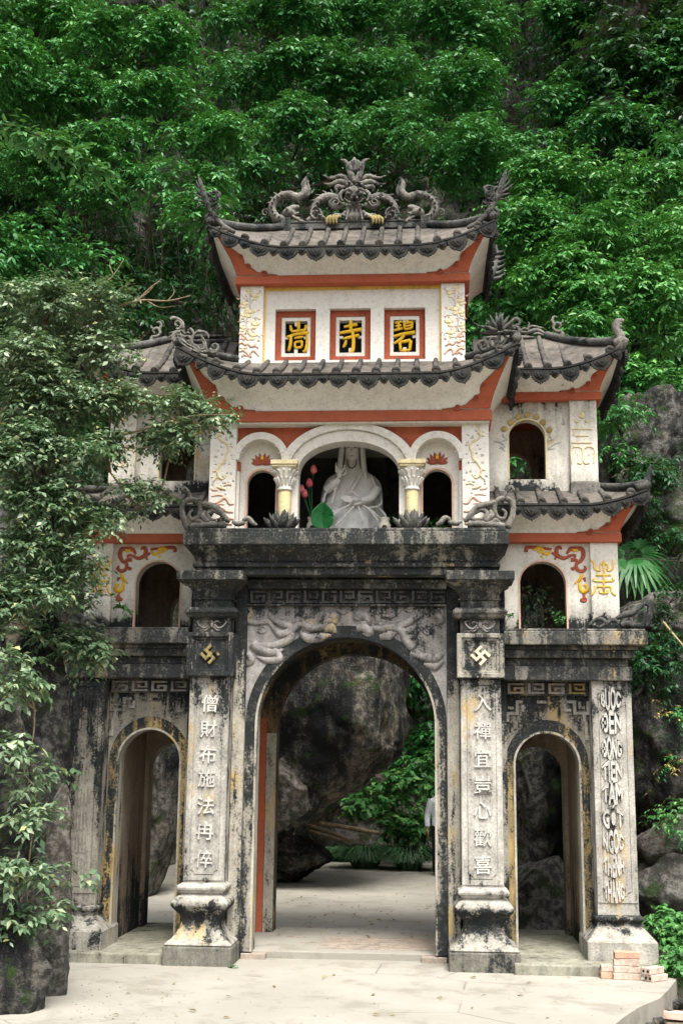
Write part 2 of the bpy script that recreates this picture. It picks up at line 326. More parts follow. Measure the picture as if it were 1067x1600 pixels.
def archband(mb, cx, h, zs, rise, w, y0, y1, zb=None, n=24, w2=None):
    """ring round an arch, w wide, with legs down to zb"""
    w2 = w if w2 is None else w2
    out = arc(cx, zs, h+w, rise+w2, n); inn = arc(cx, zs, h, rise, n)
    if zb is not None: out = [(cx-h-w, zb)]+out+[(cx+h+w, zb)]; inn = [(cx-h, zb)]+inn+[(cx+h, zb)]
    mb.prism(out+inn[::-1], y0, y1)
def glyph_mesh(ch, size, depth, off=.010, disc=False, mat='letter'):
    c = bpy.data.curves.new('glyph', 'FONT'); c.body = ch; c.extrude = .06; c.offset = off; c.resolution_u = 3
    o = bpy.data.objects.new('glyph', c); COL.objects.link(o); bpy.context.view_layer.update()
    me = bpy.data.meshes.new_from_object(o.evaluated_get(bpy.context.evaluated_depsgraph_get()))
    bpy.data.objects.remove(o)
    co = np.empty(len(me.vertices)*3); me.vertices.foreach_get('co', co); co = co.reshape(-1, 3)
    lo, hi = co.min(0), co.max(0); co = (co-(lo+hi)/2)
    if disc:      # letters drawn tall so that together they fill a round medallion
        co[:, 0] *= 1.86/(hi[0]-lo[0]); yy = np.clip((co[:, 1]+(lo[1]+hi[1])/2-.345)/.365, -1.18, 1.22); co[:, 1] = yy*np.sqrt(np.maximum(.10, 1-co[:, 0]**2)); co[:, :2] *= size/2
    else: co[:, :2] *= size/max(hi[0]-lo[0], hi[1]-lo[1])
    co[:, 2] *= depth/max(1e-6, (hi[2]-lo[2])/2)
    out = np.stack([co[:, 0], -co[:, 2], co[:, 1]], 1); me.vertices.foreach_set('co', out.ravel()); me.materials.clear(); me.materials.append(MT[mat]); me.update()
    return me

# ================================================================== SETTING: ground
def sheet(name, pts, z, mat, label=None, thick=None, kind='structure'):
    m = MB()
    if thick: n = len(pts); m.add([(x, y, z) for x, y in pts]+[(x, y, z-thick) for x, y in pts], [tuple(range(n)), tuple(range(2*n-1, n-1, -1))]+[(i, i+n, (i+1) % n+n, (i+1) % n) for i in range(n)])
    else: m.add([(x, y, z) for x, y in pts], [tuple(range(len(pts)))])
    return m.build(name, mat, kind=kind)
sheet('ground', [(-120, -60), (120, -60), (120, 160), (-120, 160)], -.22, 'soil')
# concrete forecourt: its right edge is broken away in front of the right wing
_edge = [G(1060, 1528, 0), G(1046, 1545, 0), G(1030, 1560, 0), G(1000, 1574, 0), G(975, 1588, 0), G(958, 1604, 0), G(945, 1640, 0)]
fc = [(-7, -14), (1.6, -14)]+[(p.x+random.uniform(-.015, .015), p.y) for p in _edge[::-1]]+[(3.7, -.30), (3.9, .5), (3.9, 16), (-7, 16)]
sheet('forecourt', fc, 0, 'concrete', thick=.3)

# ================================================================== THE GATE
GATE = empty('temple_gate', (0, 0, 0), 'three tiered temple gate with curled tile roofs above a blackened arched base', 'gate')
def part(name, mb, mat, parent=GATE, smooth=False, bevel=0., **k): return mb.build(name, mat, parent, smooth, bevel, **k)
def both(name, mb, mat, parent=GATE, smooth=False, bevel=0., parents=None, **k):
    a = part(name, mb, mat, parents[1] if parents else parent, smooth, bevel, **k); b = part(name, mb.mirrored(), mat, parents[0] if parents else parent, smooth, bevel, **k); return b, a

# ---- platform, steps and the worn brick threshold
m = MB(); m.box(-1.70, 1.70, .10, 2.1, -.1, .075)
platform = part('threshold_slab', m, 'concrete', bevel=.012)
m = MB(); m.box(1.70, 3.02, -.64, 2.1, -.1, .10); part('wing_step', m, 'platform', bevel=.015)
m = MB(); m.box(-3.02, -1.70, -.48, 2.1, -.1, .10); part('wing_step', m, 'platform', bevel=.015)
for s in (-1, 1):      # broken brick ends of the kerb beside the plinths
    m = MB(); m.box(*sorted((s*.80, s*1.06)), -.02, .10, -.02, .06); part('kerb_brick', m, 'brickfloor', bevel=.01)
bm_ = MB(); bm_.box(-.104, .104, -.05, .05, -.02, .006); brick_me = bm_.mesh('floor_brick', 'brickfloor')
for r in range(9):
    for c in range(9):
        x = -.62+c*.215+(.1 if r % 2 else 0); y = .36+r*.107
        if x > .98 or (c < 2 and random.random() < .55): continue
        o = link('floor_brick', brick_me, platform); o.location = (x, y, .074+random.uniform(-.001, .004)); o.rotation_euler = (random.uniform(-.01, .01), random.uniform(-.01, .01), random.uniform(-.02, .02))

# ---- central arch wall
m = MB(); archwall(m, -1.08, 1.08, .075, 3.86, 0, .955, 2.40, .93, 0, .22); part('arch_wall', m, 'relief')
m = MB(); archband(m, 0, .955, 2.40, .93, .115, -.012, .10, .075, 36); part('arch_surround', m, 'arch_dark')
m = MB(); archband(m, 0, .945, 2.40, .92, .022, -.02, .23, .075, 36); part('arch_lip', m, 'strip')
m = MB(); m.box(1.075, 1.205, -.06, .22, .075, 3.86); both('wall_strip', m, 'strip', bevel=.008)
m = MB(); m.box(1.205, 1.70, .0, .22, .0, 3.86); both('pier', m, 'shaft_dark')
# passage behind the arch
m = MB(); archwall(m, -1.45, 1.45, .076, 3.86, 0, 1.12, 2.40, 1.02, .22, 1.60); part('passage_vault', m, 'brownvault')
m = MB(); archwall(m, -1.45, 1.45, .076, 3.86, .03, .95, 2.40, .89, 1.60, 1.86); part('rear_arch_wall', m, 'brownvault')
m = MB(); m.box(-1.04, -.925, 1.575, 1.60, .076, 2.34); part('rear_jamb', m, 'strip')
m = MB(); m.box(-1.118, -1.045, 1.57, 1.60, .076, 2.52); part('red_jamb_strip', m, 'redwall')
# frieze and relief panel above the arch
m = MB(); m.box(-1.075, 1.075, -.10, 0, 3.84, 3.95); m.box(-1.075, 1.075, -.14, 0, 3.90, 3.93); m.box(-1.075, 1.075, -.05, 0, 3.655, 3.675); frieze = part('frieze', m, 'cornice', bevel=.006)
def fret_motif(x, z0, h, wd, Y, flip, t=.022):
    mb = MB(); z1 = z0+h
    B = [(0, 1, .82, 1), (0, .16, 0, 1), (0, 1, 0, .18), (.80, 1, .0, .62), (.36, .8, .45, .62), (.36, .52, .28, .45)] if not flip else [(0, 1, 0, .18), (0, .16, 0, 1), (.3, 1, .82, 1), (.84, 1, .35, 1), (.36, .84, .35, .5), (.36, .52, .5, .66)]
    for a, b, c, d in B: mb.box(x+a*wd, x+b*wd, Y-t+random.uniform(0, .003), Y, z0+c*h, z0+d*h)
    return mb
x = -1.05; k = 0
while x < 1.0:
    part('fret', fret_motif(x, 3.69, .135, .16, -.004, k % 2), 'carvedark', frieze); x += .195; k += 1

# dragons and clouds in low relief in the spandrels
Z6 = lambda x, y: (380+x/3.334, 900+y/3.334)
def zs(f, pts): return [f(*p) for p in pts]
m = MB()
dr = [([(60, 360), (150, 365), (240, 330), (250, 270), (180, 240), (140, 200), (160, 170)], [10, 12, 12, 11, 10, 8, 3]),
      ([(140, 250), (190, 300), (250, 290), (300, 250), (350, 270), (410, 262), (430, 230), (480, 235)], [5, 11, 13, 11, 11, 13, 15, 8]),
      ([(15, 150), (40, 190), (20, 230), (70, 245), (130, 240), (150, 270)], [4, 8, 8, 8, 8, 3]), ([(40, 160), (60, 190)], [6, 2]), ([(70, 150), (80, 195)], [6, 2]),
      ([(280, 190), (330, 210), (380, 195)], [3, 7, 2]), ([(50, 350), (90, 380), (160, 400), (210, 380)], [14, 16, 12, 4]), ([(160, 380), (190, 430), (130, 440), (70, 420)], [10, 12, 10, 4]),
      ([(300, 300), (340, 325), (400, 320), (460, 310)], [8, 14, 14, 5]), ([(25, 400), (45, 440), (20, 470)], [8, 10, 3]),
      ([(590, 230), (600, 205), (640, 210), (650, 240), (610, 250)], [10, 14, 12, 12, 5]), ([(590, 275), (630, 270), (660, 300), (620, 300)], [8, 14, 12, 4]),
      ([(660, 180), (690, 190), (700, 230), (680, 250)], [5, 9, 9, 3]), ([(690, 200), (740, 212), (790, 200), (830, 160)], [4, 8, 7, 3]),
      ([(650, 270), (720, 275), (780, 270), (830, 290), (850, 340), (900, 390), (940, 440)], [5, 10, 11, 12, 13, 12, 6]),
      ([(800, 270), (860, 240), (920, 200), (940, 160)], [10, 12, 9, 3]), ([(840, 180), (880, 160), (930, 175)], [4, 8, 3]), ([(970, 160), (1000, 190), (1030, 230), (990, 250)], [5, 11, 12, 5]),
      ([(1000, 155), (1030, 180), (1045, 220)], [3, 8, 3]), ([(840, 290), (880, 280), (890, 310), (850, 320)], [8, 12, 10, 5]), ([(870, 400), (930, 420), (1000, 430), (1040, 400)], [8, 12, 14, 6]), ([(940, 460), (1000, 470), (1040, 440)], [6, 12, 5]),
      ([(420, 230), (440, 210), (480, 215), (480, 250)], [10, 14, 12, 6]), ([(420, 280), (460, 270), (480, 300)], [8, 14, 6]), ([(480, 170), (520, 190), (560, 175)], [3, 7, 3]), ([(710, 320), (760, 310), (800, 290)], [8, 14, 5])]
for p, wd in dr: m.stroke(zs(Z6, p), [q*1.15 for q in wd], .0, .8, 5, 6)
for cx, cy, r, a in ((100, 275, 22, 200), (925, 185, 26, 120), (960, 285, 26, 60), (155, 180, 18, 0), (870, 170, 18, 180), (320, 270, 14, 30), (720, 240, 14, 200)):
    c = Z6(cx, cy); m.stroke(spi(c[0], c[1], r/3.334, 1., a, a+560, 14), [6, 5, 3], .002, .7, 3, 6)
rng = random.Random(3)
for i in range(90):      # small scales, cloud curls and chips
    x = rng.uniform(20, 1045); y = rng.uniform(150, 300) if 250 < x < 820 else rng.uniform(150, 460)
    if ((x-535)/460)**2+((y-520)/225)**2 < 1: continue
    c = Z6(x, y); m.stroke(spi(c[0], c[1], rng.uniform(2, 6), 1.5, rng.uniform(0, 360), rng.uniform(400, 600), 6), [3.2, 2.4, 1.2], .004, .6, 2, 5)
part('dragon_relief', m, 'relief', smooth=True)

# ---- great cornice over the arch
m = MB()
for z0, z1, hx, yf in ((3.955, 4.035, 1.60, -.30), (4.035, 4.075, 1.64, -.34), (4.075, 4.10, 1.61, -.31), (4.25, 4.39, 1.725, -.50), (4.39, 4.432, 1.70, -.475)): m.box(-hx, hx, yf, 1.86, z0, z1)
m.loft([[(-a, y, z), (a, y, z), (a, 1.855, z), (-a, 1.855, z)] for a, y, z in ((1.615, -.32, 4.10), (1.63, -.335, 4.15), (1.67, -.40, 4.20), (1.71, -.46, 4.25))])
part('great_cornice', m, 'cornice', bevel=.01)

# ---- the two central pilasters
def panel(mb, cx, hw, z0, z1, Y, prou=.009, bw=.0, r=.045, gap=.011):
    """sunk line with notched corners: inner plate, border strips and corner quarters stand proud of the line"""
    P = []
    for sx, sz, a0 in ((-1, -1, 90), (1, -1, 180), (1, 1, 270), (-1, 1, 0)):
        ccx = cx+sx*hw; ccz = (z0 if sz < 0 else z1)
        for i in range(5): a = math.radians(a0-90*i/4); P.append((ccx+r*math.cos(a), ccz+r*math.sin(a)))
    mb.prism(P, Y-prou, Y)
    zb0, zb1, hb = z0-gap-bw, z1+gap+bw, hw+gap+bw
    mb.box(cx-hb, cx-hw-gap, Y-prou, Y, zb0, zb1); mb.box(cx+hw+gap, cx+hb, Y-prou, Y, zb0, zb1)
    mb.box(cx-hw-gap, cx+hw+gap, Y-prou-.001, Y, zb0, z0-gap); mb.box(cx-hw-gap, cx+hw+gap, Y-prou-.001, Y, z1+gap, zb1)
    for sx, sz, a0 in ((-1, -1, 0), (1, -1, 90), (1, 1, 180), (-1, 1, 270)):
        ccx = cx+sx*(hw+gap); ccz = (z0-gap if sz < 0 else z1+gap); q = r-.004
        mb.prism([(ccx, ccz)]+[(ccx+q*math.cos(math.radians(a0+90*i/4)), ccz+q*math.sin(math.radians(a0+90*i/4))) for i in range(5)], Y-prou, Y)
def emblem_poly(cx, cz, L, rot):
    h = L*.2; base = [(-h, h), (-h, L), (L, L), (L, L-2*h), (h, L-2*h)]; P = []
    for k in range(4):
        a = math.radians(-90*k)+rot
        for x, z in base: P.append((cx+x*math.cos(a)-z*math.sin(a), cz+x*math.sin(a)+z*math.cos(a)))
    return P
def letters(chs, pys, px, parent, Y, size):
    for ch, py in zip(chs, pys):
        p = U(px(py), py, Y); o = link('letter', glyph_mesh(ch, size, .016), parent); o.location = p; o.rotation_euler = (0, random.uniform(-.04, .04), 0)
for s, chs, ys, emb, pm in ((-1, '僧財布施法冉倅', (1099, 1138.6, 1179, 1216, 1258.6, 1298, 1342), 'goldold', 'shaft'), (1, '入禪宜豈心歡喜', (1098, 1142, 1185, 1226, 1266, 1308.5, 1351), 'emblem', 'shaft')):
    cx = s*1.42
    m = MB(); m.box(cx-.21, cx+.21, -.28, 0, .72, 2.875); panel(m, cx, .142, .86, 2.79, -.28, .009, .05)
    pil = part('pilaster', m, pm, label=('pale inscribed shaft left of the arch' if s < 0 else 'pale inscribed shaft right of the arch'))
    m = MB(); m.box(cx-.35, cx+.35, -.55, .09, -.06, .185); part('plinth', m, 'plinth', pil, bevel=.018)
    pr = [(.345, .19), (.325, .215), (.275, .25), (.235, .30), (.205, .36), (.195, .42), (.21, .47), (.255, .52), (.287, .555), (.295, .585), (.285, .61), (.25, .645), (.215, .665), (.205, .68)]
    m = MB(); m.sqloft(cx, -.21, [(a, a*.98, z) for a, z in pr]); part('pedestal', m, 'pedestal', pil, True, .014)
    m = MB(); m.sqloft(cx, -.21, [(.205, .2, .675), (.225, .22, .69), (.228, .225, .705), (.25, .245, .715), (.256, .25, .735), (.25, .245, .755), (.225, .215, .765), (.212, .205, .775)]); part('pedestal_cap', m, 'shaft', pil, False, .005)
    # capital: emblem box, relief block, torus, cavetto, slab
    m = MB(); m.box(cx-.245, cx+.245, -.325, .0, 2.872, 3.332)
    for a, b, y in ((.245, .195, -.365), (.20, .165, -.345)):
        zc = 3.10; az = a*.94; bz = b*.94
        m.add([(cx+p*q[0], yy, zc+pz*q[1]) for p, pz, yy in ((a, az, -.325), (a, az, y), (b, bz, y), (b, bz, -.325)) for q in ((-1, -1), (1, -1), (1, 1), (-1, 1))], [(r*4+i, r*4+(i+1) % 4, (r+1)*4+(i+1) % 4, (r+1)*4+i) for r in range(3) for i in range(4)])
    part('emblem_box', m, 'boxdark' if s < 0 else 'boxpale', pil, False, .008)
    m = MB(); m.prism(emblem_poly(cx, 3.10, .076, math.radians(45)), -.352, -.324); part('emblem', m, emb, pil, False, .003)
    m = MB(); m.box(cx-.205, cx+.205, -.285, 0, 3.332, 3.50)
    m.sqloft(cx, -.12, [(.235, .20, 3.49), (.262, .225, 3.505), (.272, .235, 3.53), (.285, .25, 3.545), (.285, .25, 3.57), (.262, .225, 3.585), (.26, .225, 3.60), (.21, .18, 3.605)])
    m.box(cx-.205, cx+.205, -.29, 0, 3.60, 3.685); m.box(cx-.225, cx+.225, -.31, 0, 3.685, 3.705)
    m.sqloft(cx, -.12, [(.205, .18, 3.70), (.21, .185, 3.75), (.235, .21, 3.80), (.285, .26, 3.845), (.335, .32, 3.878)])
    m.box(cx-.355, cx+.355, -.50, 0, 3.876, 3.972); part('capital', m, 'cornice' if s < 0 else 'cornice2', pil, False, .007)
    m = MB()
    for q in (-1, 1):
        m.tube(cr([(cx+q*.03, -.288, 3.42), (cx+q*.07, -.288, 3.385), (cx+q*.12, -.288, 3.40), (cx+q*.155, -.288, 3.45), (cx+q*.135, -.288, 3.47)], 4), [.014, .013, .012, .010, .006], 5)
        m.tube(cr([(cx+q*.02, -.288, 3.40), (cx+q*.06, -.288, 3.36), (cx+q*.10, -.288, 3.365)], 3), [.012, .010, .004], 5)
        m.tube(cr([(cx+q*.02, -.288, 3.44), (cx+q*.06, -.288, 3.46), (cx+q*.09, -.288, 3.44)], 3), [.010, .010, .004], 5)
    m.ball((cx, -.288, 3.425), .022, .018, .045); part('lotus_spray', m, 'relief', pil, True)
    letters(chs, ys, (lambda py: 328-(py-1099)*.038) if s < 0 else (lambda py: 753.5+(py-1098)*.002), pil, -.29, .178)
m = MB(); m.add([], [])

# ---- ground floor of the wings
m = MB(); archwall(m, 1.66, 2.60, .10, 2.72, 2.125, .342, 1.99, .345, .15, .37); ww = both('wing_wall', m, 'wall')
m = MB(); archband(m, 2.125, .342, 1.99, .345, .095, .128, .30, .10, 28, .13); both('archivolt', m, 'ochre', parents=ww, bevel=.006)
m = MB(); archband(m, 2.125, .332, 1.99, .335, .022, .118, .375, .10, 28); both('archivolt_lip', m, 'strip', parents=ww)
m = MB(); m.box(2.50, 2.80, .37, 1.62, .10, 3.2); both('passage_wall', m, 'inner')
m = MB(); m.box(1.46, 1.74, .222, 1.62, .10, 3.2); both('passage_wall', m, 'inner')
m = MB(); archwall(m, 1.64, 2.95, .10, 3.2, 2.14, .31, 1.90, .31, 1.62, 1.86); both('rear_wall', m, 'inner')
m = MB(); m.box(1.66, 2.57, .085, .36, 2.72, 2.862); wf = both('wing_frieze', m, 'cornice2', bevel=.006)
for s in (-1, 1):
    for k in range(4):
        x = (1.72 if s > 0 else -2.55)+k*.215
        part('fret', fret_motif(x, 2.735, .11, .17, .083, k % 2), 'goldold' if (s > 0 and k == 3) else 'relief', wf[0] if s < 0 else wf[1])
ZF = lambda x, y: (780+x/7.113, 1050+y/7.113)
def fretline(mb, pts, wpx, Y, t=.02):
    P = [U(*p, Y) for p in pts]; k = wpx*mpp(Y)/2
    for i, (a, b) in enumerate(zip(P, P[1:])): mb.box(min(a.x, b.x)-k, max(a.x, b.x)+k, Y-t-i*.0012, Y, min(a.z, b.z)-k, max(a.z, b.z)+k)
m = MB()
for pl in ([(760, 332), (832, 332), (832, 462), (980, 462), (980, 340)], [(890, 345), (890, 398), (930, 398)], [(940, 462), (940, 545)], [(960, 560), (965, 730), (990, 745)], [(720, 372), (720, 425), (780, 425)],
           [(240, 332), (195, 332), (195, 462), (55, 462), (55, 330)], [(105, 400), (140, 400)], [(88, 462), (88, 540)], [(58, 560), (55, 720)], [(255, 380), (255, 425)], [(430, 335), (600, 335)]):
    fretline(m, zs(ZF, pl), 4.2, .148)
both('corner_fret', m, 'shaft', parents=ww, bevel=.003, kind='stuff')
# outer pilasters
for s in (-1, 1):
    cx = s*2.785
    m = MB(); m.box(cx-.205, cx+.205, -.10, .37, .50, 2.862); panel(m, cx, .135, .70, 2.76, -.10, .009, .055)
    pil = part('wing_pilaster', m, 'shaft' if s > 0 else 'arch_dark')
    m = MB(); m.sqloft(cx, .03, [(.345, .36, .06), (.345, .36, .275), (.335, .35, .29), (.25, .235, .385), (.235, .20, .40), (.222, .17, .405), (.222, .17, .455), (.238, .195, .462), (.245, .20, .485), (.238, .195, .505), (.215, .14, .515)]); part('wing_pedestal', m, 'pedestal', pil, False, .008)
    if s > 0:
        words = ['BƯỚC', 'ĐẾN', 'ĐỘNG', 'TIÊN', 'TÂM', 'GÓT', 'NGỌC', 'THÊNH', 'THANG']
        for wd, py in zip(words, (1093, 1130, 1170, 1205, 1240, 1279, 1315, 1352.6, 1392.6)):
            c = U(953.5+(py-1093)*.018, py, -.109); m = MB(); m.tube([c+Vector((0, .002, 0)), c+Vector((0, -.004, 0))], .116, 28); md = part('medallion', m, 'shaft_dark', pil)
            o = link('medallion_word', glyph_mesh(wd, .222, .013, .038, True, 'letter'), pil); o.location = c+Vector((0, -.004, 0))
    else:
        m = MB()
        for i in range(8):
            for j in range(6):
                dx = (j-2.5)*.036; hz = .11*math.sqrt(max(.1, 1-(dx/.115)**2))*random.uniform(.8, 1.); m.box(cx+dx-.009, cx+dx+.009, -.118, -.105, 2.60-i*.245-hz, 2.60-i*.245+hz)
        part('worn_letter_relief', m, 'arch_dark', pil, kind='stuff')
# cornice of the wings
m = MB()
for z0, z1, x1, yf in ((2.862, 3.01, 3.0, -.15), (3.01, 3.095, 2.965, -.115), (3.095, 3.18, 3.03, -.18), (3.18, 3.222, 3.06, -.21), (3.222, 3.365, 3.15, -.30), (3.365, 3.392, 3.13, -.28)): m.box(1.668, x1, yf, 1.86, z0, z1)
both('wing_cornice', m, 'cornice2', bevel=.01)
# stucco scrolls on the outer end of the cornice
m = MB(); ZR = lambda x, y: (790+x/4.639, 840+y/4.639)
for p, wd in (([(600, 640), (640, 600), (690, 590), (720, 620), (680, 650), (640, 640)], [3, 4, 4, 3]), ([(720, 640), (760, 600), (800, 610), (800, 650)], [4, 5, 4]), ([(800, 590), (850, 560), (900, 550), (960, 510), (1000, 480)], [4, 7, 7, 4]),
              ([(850, 650), (860, 600), (900, 590), (910, 640)], [4, 5, 4]), ([(930, 650), (940, 580), (970, 540), (1000, 560), (990, 620), (960, 640)], [4, 5, 5, 4]), ([(1010, 650), (1040, 560), (1040, 490), (1010, 480)], [7, 6, 4]), ([(830, 640), (870, 620), (930, 640), (1000, 640)], [5, 7, 5])):
    m.stroke(zs(ZR, p), [q*1.7 for q in wd], -.12, 1.1)
both('cornice_scroll', m, 'carvedark', smooth=True)

# ---- lower room of each wing
m = MB(); archwall(m, 1.60, 2.66, 3.39, 4.392, 2.133, .253, 3.94, .253, .25, .42); w1 = both('lower_wing_wall', m, 'white_wing')
m = MB(); archband(m, 2.133, .249, 3.94, .249, .018, .240, .30, 3.393, 24); both('red_arch_line', m, 'pink', parents=w1)
m = MB(); m.box(2.645, 2.945, .18, .50, 3.393, 4.392); p1 = both('lower_wing_pilaster', m, 'white_wing', bevel=.01)
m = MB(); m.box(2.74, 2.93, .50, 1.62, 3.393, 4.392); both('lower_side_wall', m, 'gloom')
m = MB(); m.box(1.55, 1.62, .42, 1.62, 3.393, 5.2); both('inner_party_wall', m, 'inner')
m = MB(); archwall(m, 1.55, 2.94, 3.392, 4.392, 2.02, .25, 3.78, .25, 1.62, 1.80); both('lower_rear_wall', m, 'inner')
m = MB(); m.box(1.55, 2.94, .42, 1.80, 4.392, 4.48); both('lower_ceiling', m, 'inner')
m = MB(); m.box(1.60, 2.985, .13, 1.9, 4.388, 4.487); both('lower_red_band', m, 'red', bevel=.008)
# painted scroll relief
ms, my = MB(), MB()
for p, wd in (([(145, 105), (150, 75), (190, 70), (250, 75), (330, 85)], [7, 7, 6, 5, 5]), ([(330, 110), (370, 130), (420, 150), (470, 130), (500, 130), (495, 155)], [4, 8, 7, 5, 5, 3]), ([(370, 130), (365, 90), (385, 70), (405, 85)], [8, 8, 6, 3]),
              ([(440, 120), (465, 85), (510, 80), (550, 85), (560, 130), (540, 170), (510, 190), (515, 230), (550, 245), (575, 225), (565, 205)], [4, 8, 8, 8, 8, 7, 6, 7, 7, 6, 3]), ([(480, 215), (485, 230), (475, 228)], [7, 6, 3]), ([(350, 150), (365, 155)], [6, 4]),
              ([(470, 160), (520, 165)], [8, 5]), ([(565, 290), (575, 320)], [6, 3]), ([(560, 400), (565, 435), (545, 455), (575, 460), (580, 435)], [4, 6, 6, 5, 3])): ms.stroke(zs(ZR, p), [q*.95 for q in wd], .25, .55)
for p, wd in (([(200, 90), (235, 75), (265, 85), (250, 105), (225, 100)], [5, 7, 6, 5, 3]), ([(260, 110), (300, 120), (325, 95)], [4, 6, 4]), ([(255, 130), (265, 148)], [5, 3]), ([(480, 90), (520, 90)], [7, 7]), ([(505, 320), (530, 310), (545, 280), (560, 265)], [3, 6, 6, 2]),
              ([(530, 330), (540, 380), (565, 395), (590, 375), (575, 345), (560, 350)], [5, 7, 7, 7, 5, 3]), ([(500, 325), (510, 330)], [6, 5])): my.stroke(zs(ZR, p), [q*.95 for q in wd], .25, .65)
both('painted_scroll', ms, 'maroon', parents=w1, smooth=True, kind='stuff'); both('gilt_scroll', my, 'gold', parents=w1, smooth=True, kind='stuff')
m = MB()
for p in ([(612, 160), (640, 190), (640, 225), (680, 240), (680, 195), (735, 195), (735, 240), (770, 225), (775, 165)], [(708, 165), (708, 410)], [(650, 272), (760, 272)], [(640, 290), (640, 315), (770, 315), (770, 290)], [(660, 355), (755, 355)], [(615, 420), (640, 390), (650, 350)], [(795, 420), (765, 395), (760, 350)], [(680, 375), (680, 400), (735, 400), (735, 375)]):
    m.stroke(zs(ZR, p), 3.6, .179, .8, 3)
both('longevity_sign', m, 'gold' if False else 'yellow', parents=p1, smooth=True)

# ---- upper room of each wing
m = MB(); archwall(m, 1.48, 2.50, 4.95, 6.06, 2.005, .208, 5.65, .208, .40, .55, 5.155); w2 = both('upper_wing_wall', m, 'white_wing')
m = MB(); archband(m, 2.005, .204, 5.65, .204, .014, .393, .45, 5.157, 20); both('yellow_arch_line', m, 'cream', parents=w2)
m = MB(); m.box(2.48, 2.785, .33, .62, 5.10, 6.06); p2 = both('upper_wing_pilaster', m, 'white_wing', bevel=.01)
m = MB(); m.box(2.465, 2.80, .30, .66, 4.92, 5.115); both('pilaster_foot', m, 'carve', parents=p2, bevel=.03)
m = MB(); m.box(2.60, 2.77, .62, 1.62, 4.95, 6.06); both('upper_side_wall', m, 'white_wing')
m = MB(); archwall(m, 1.48, 2.77, 4.95, 6.06, 1.93, .22, 5.55, .22, 1.62, 1.78, 5.10); both('upper_rear_wall', m, 'inner')
m = MB(); m.box(1.48, 2.77, .55, 1.78, 6.06, 6.12); both('upper_ceiling', m, 'inner')
m = MB(); m.box(1.48, 2.835, .29, 1.86, 6.056, 6.15); both('upper_red_band', m, 'red', bevel=.008)
ZW = lambda x, y: (740+x/2.908, 460+y/2.908)
for s in (-1, 1):
    for q in ((138, 612), (168, 582), (202, 558), (242, 548), (284, 556), (314, 582), (342, 616)):
        p = U(*ZW(*q), .40); m = MB(); m.tube([(s*p.x, .402, p.z), (s*p.x, .385, p.z), (s*p.x, .378, p.z)], [.036, .035, .026], 12); part('gilt_disc', m, 'disc', w2[0] if s < 0 else w2[1])
m = MB()
for p, wd in (([(130, 640), (150, 655), (128, 670)], [6, 7, 3]), ([(345, 640), (355, 655), (335, 665)], [6, 7, 3]), ([(90, 668), (120, 672), (140, 690), (115, 700)], [2, 6, 6, 2]), ([(395, 672), (360, 680), (340, 700), (370, 700)], [2, 6, 6, 2]), ([(125, 690), (140, 715)], [6, 2]), ([(345, 690), (335, 712)], [6, 2]), ([(405, 560), (410, 590), (395, 585)], [3, 5, 3])):
    m.stroke(zs(ZW, p), [q*.8 for q in wd], .40, .8)
both('leaf_relief', m, 'greyblue', parents=w2, smooth=True, kind='stuff')
m = MB()
for p in ([(443, 612), (535, 612)], [(443, 674), (535, 674)], [(460, 643), (520, 643)], [(450, 612), (455, 628), (450, 640)], [(443, 765), (443, 700), (490, 700), (490, 765), (470, 765)], [(545, 765), (545, 700), (500, 700), (500, 765), (525, 765)], [(455, 570), (470, 582), (480, 572)], [(505, 572), (515, 582), (528, 570)], [(470, 728), (471, 729.5)], [(520, 728), (521, 729.5)]):
    m.stroke(zs(ZW, p), 2.6, .328, .9, 3)
p = U(*ZW(490, 550), .33); m.tube([(p.x, .335, p.z), (p.x, .315, p.z)], .034, 12); both('longevity_sign', m, 'cream', parents=p2, smooth=False)

# ---- statue storey
m = MB()
zt = 5.715
poly = [(-1.255, 5.19)]+[(-1.225, 5.19)]+arc(-.985, 5.30, .24, .24, 16)+[(-.745, 5.19), (-.56, 5.19)]+arc(0, 5.19, .56, .33, 24)[1:-1]+[(.56, 5.19), (.745, 5.19)]+arc(.985, 5.30, .24, .24, 16)+[(1.225, 5.19), (1.255, 5.19), (1.255, zt), (-1.255, zt)]
m.prism(poly, .10, .28); rw = part('red_spandrel_wall', m, 'redwall')
for s in (-1, 1):
    for a, b in ((.562, .745), (1.225, 1.256)): m = MB(); m.box(*sorted((s*a, s*b)), .09, .28, 4.432, 5.19); part('niche_pier', m, 'white')
m = MB(); archband(m, 0, .556, 5.19, .326, .10, .03, .285, None, 36, .125); part('arch_moulding', m, 'white', rw, bevel=.006)
m = MB(); archband(m, 0, .658, 5.19, .455, .105, -.015, .2, None, 36, .085); am = part('arch_moulding', m, 'white', rw, bevel=.008)
m = MB()
for i in range(1, 19):      # leaf cuts along the outer moulding
    a = math.pi*i/19; ca, sa = math.cos(a), math.sin(a); q = 1 if a > math.pi/2 else -1
    p0 = Vector((.675*ca, -.016, 5.19+.47*sa)); p1 = Vector((.735*ca+q*.03, -.016, 5.19+.52*sa)); p2_ = Vector((.675*ca+q*.07, -.016, 5.19+.47*sa+.008))
    m.tube(cr([p0, p1, p2_], 3), [.004, .009, .003], 5)
part('leaf_carving', m, 'white', am, kind='stuff')
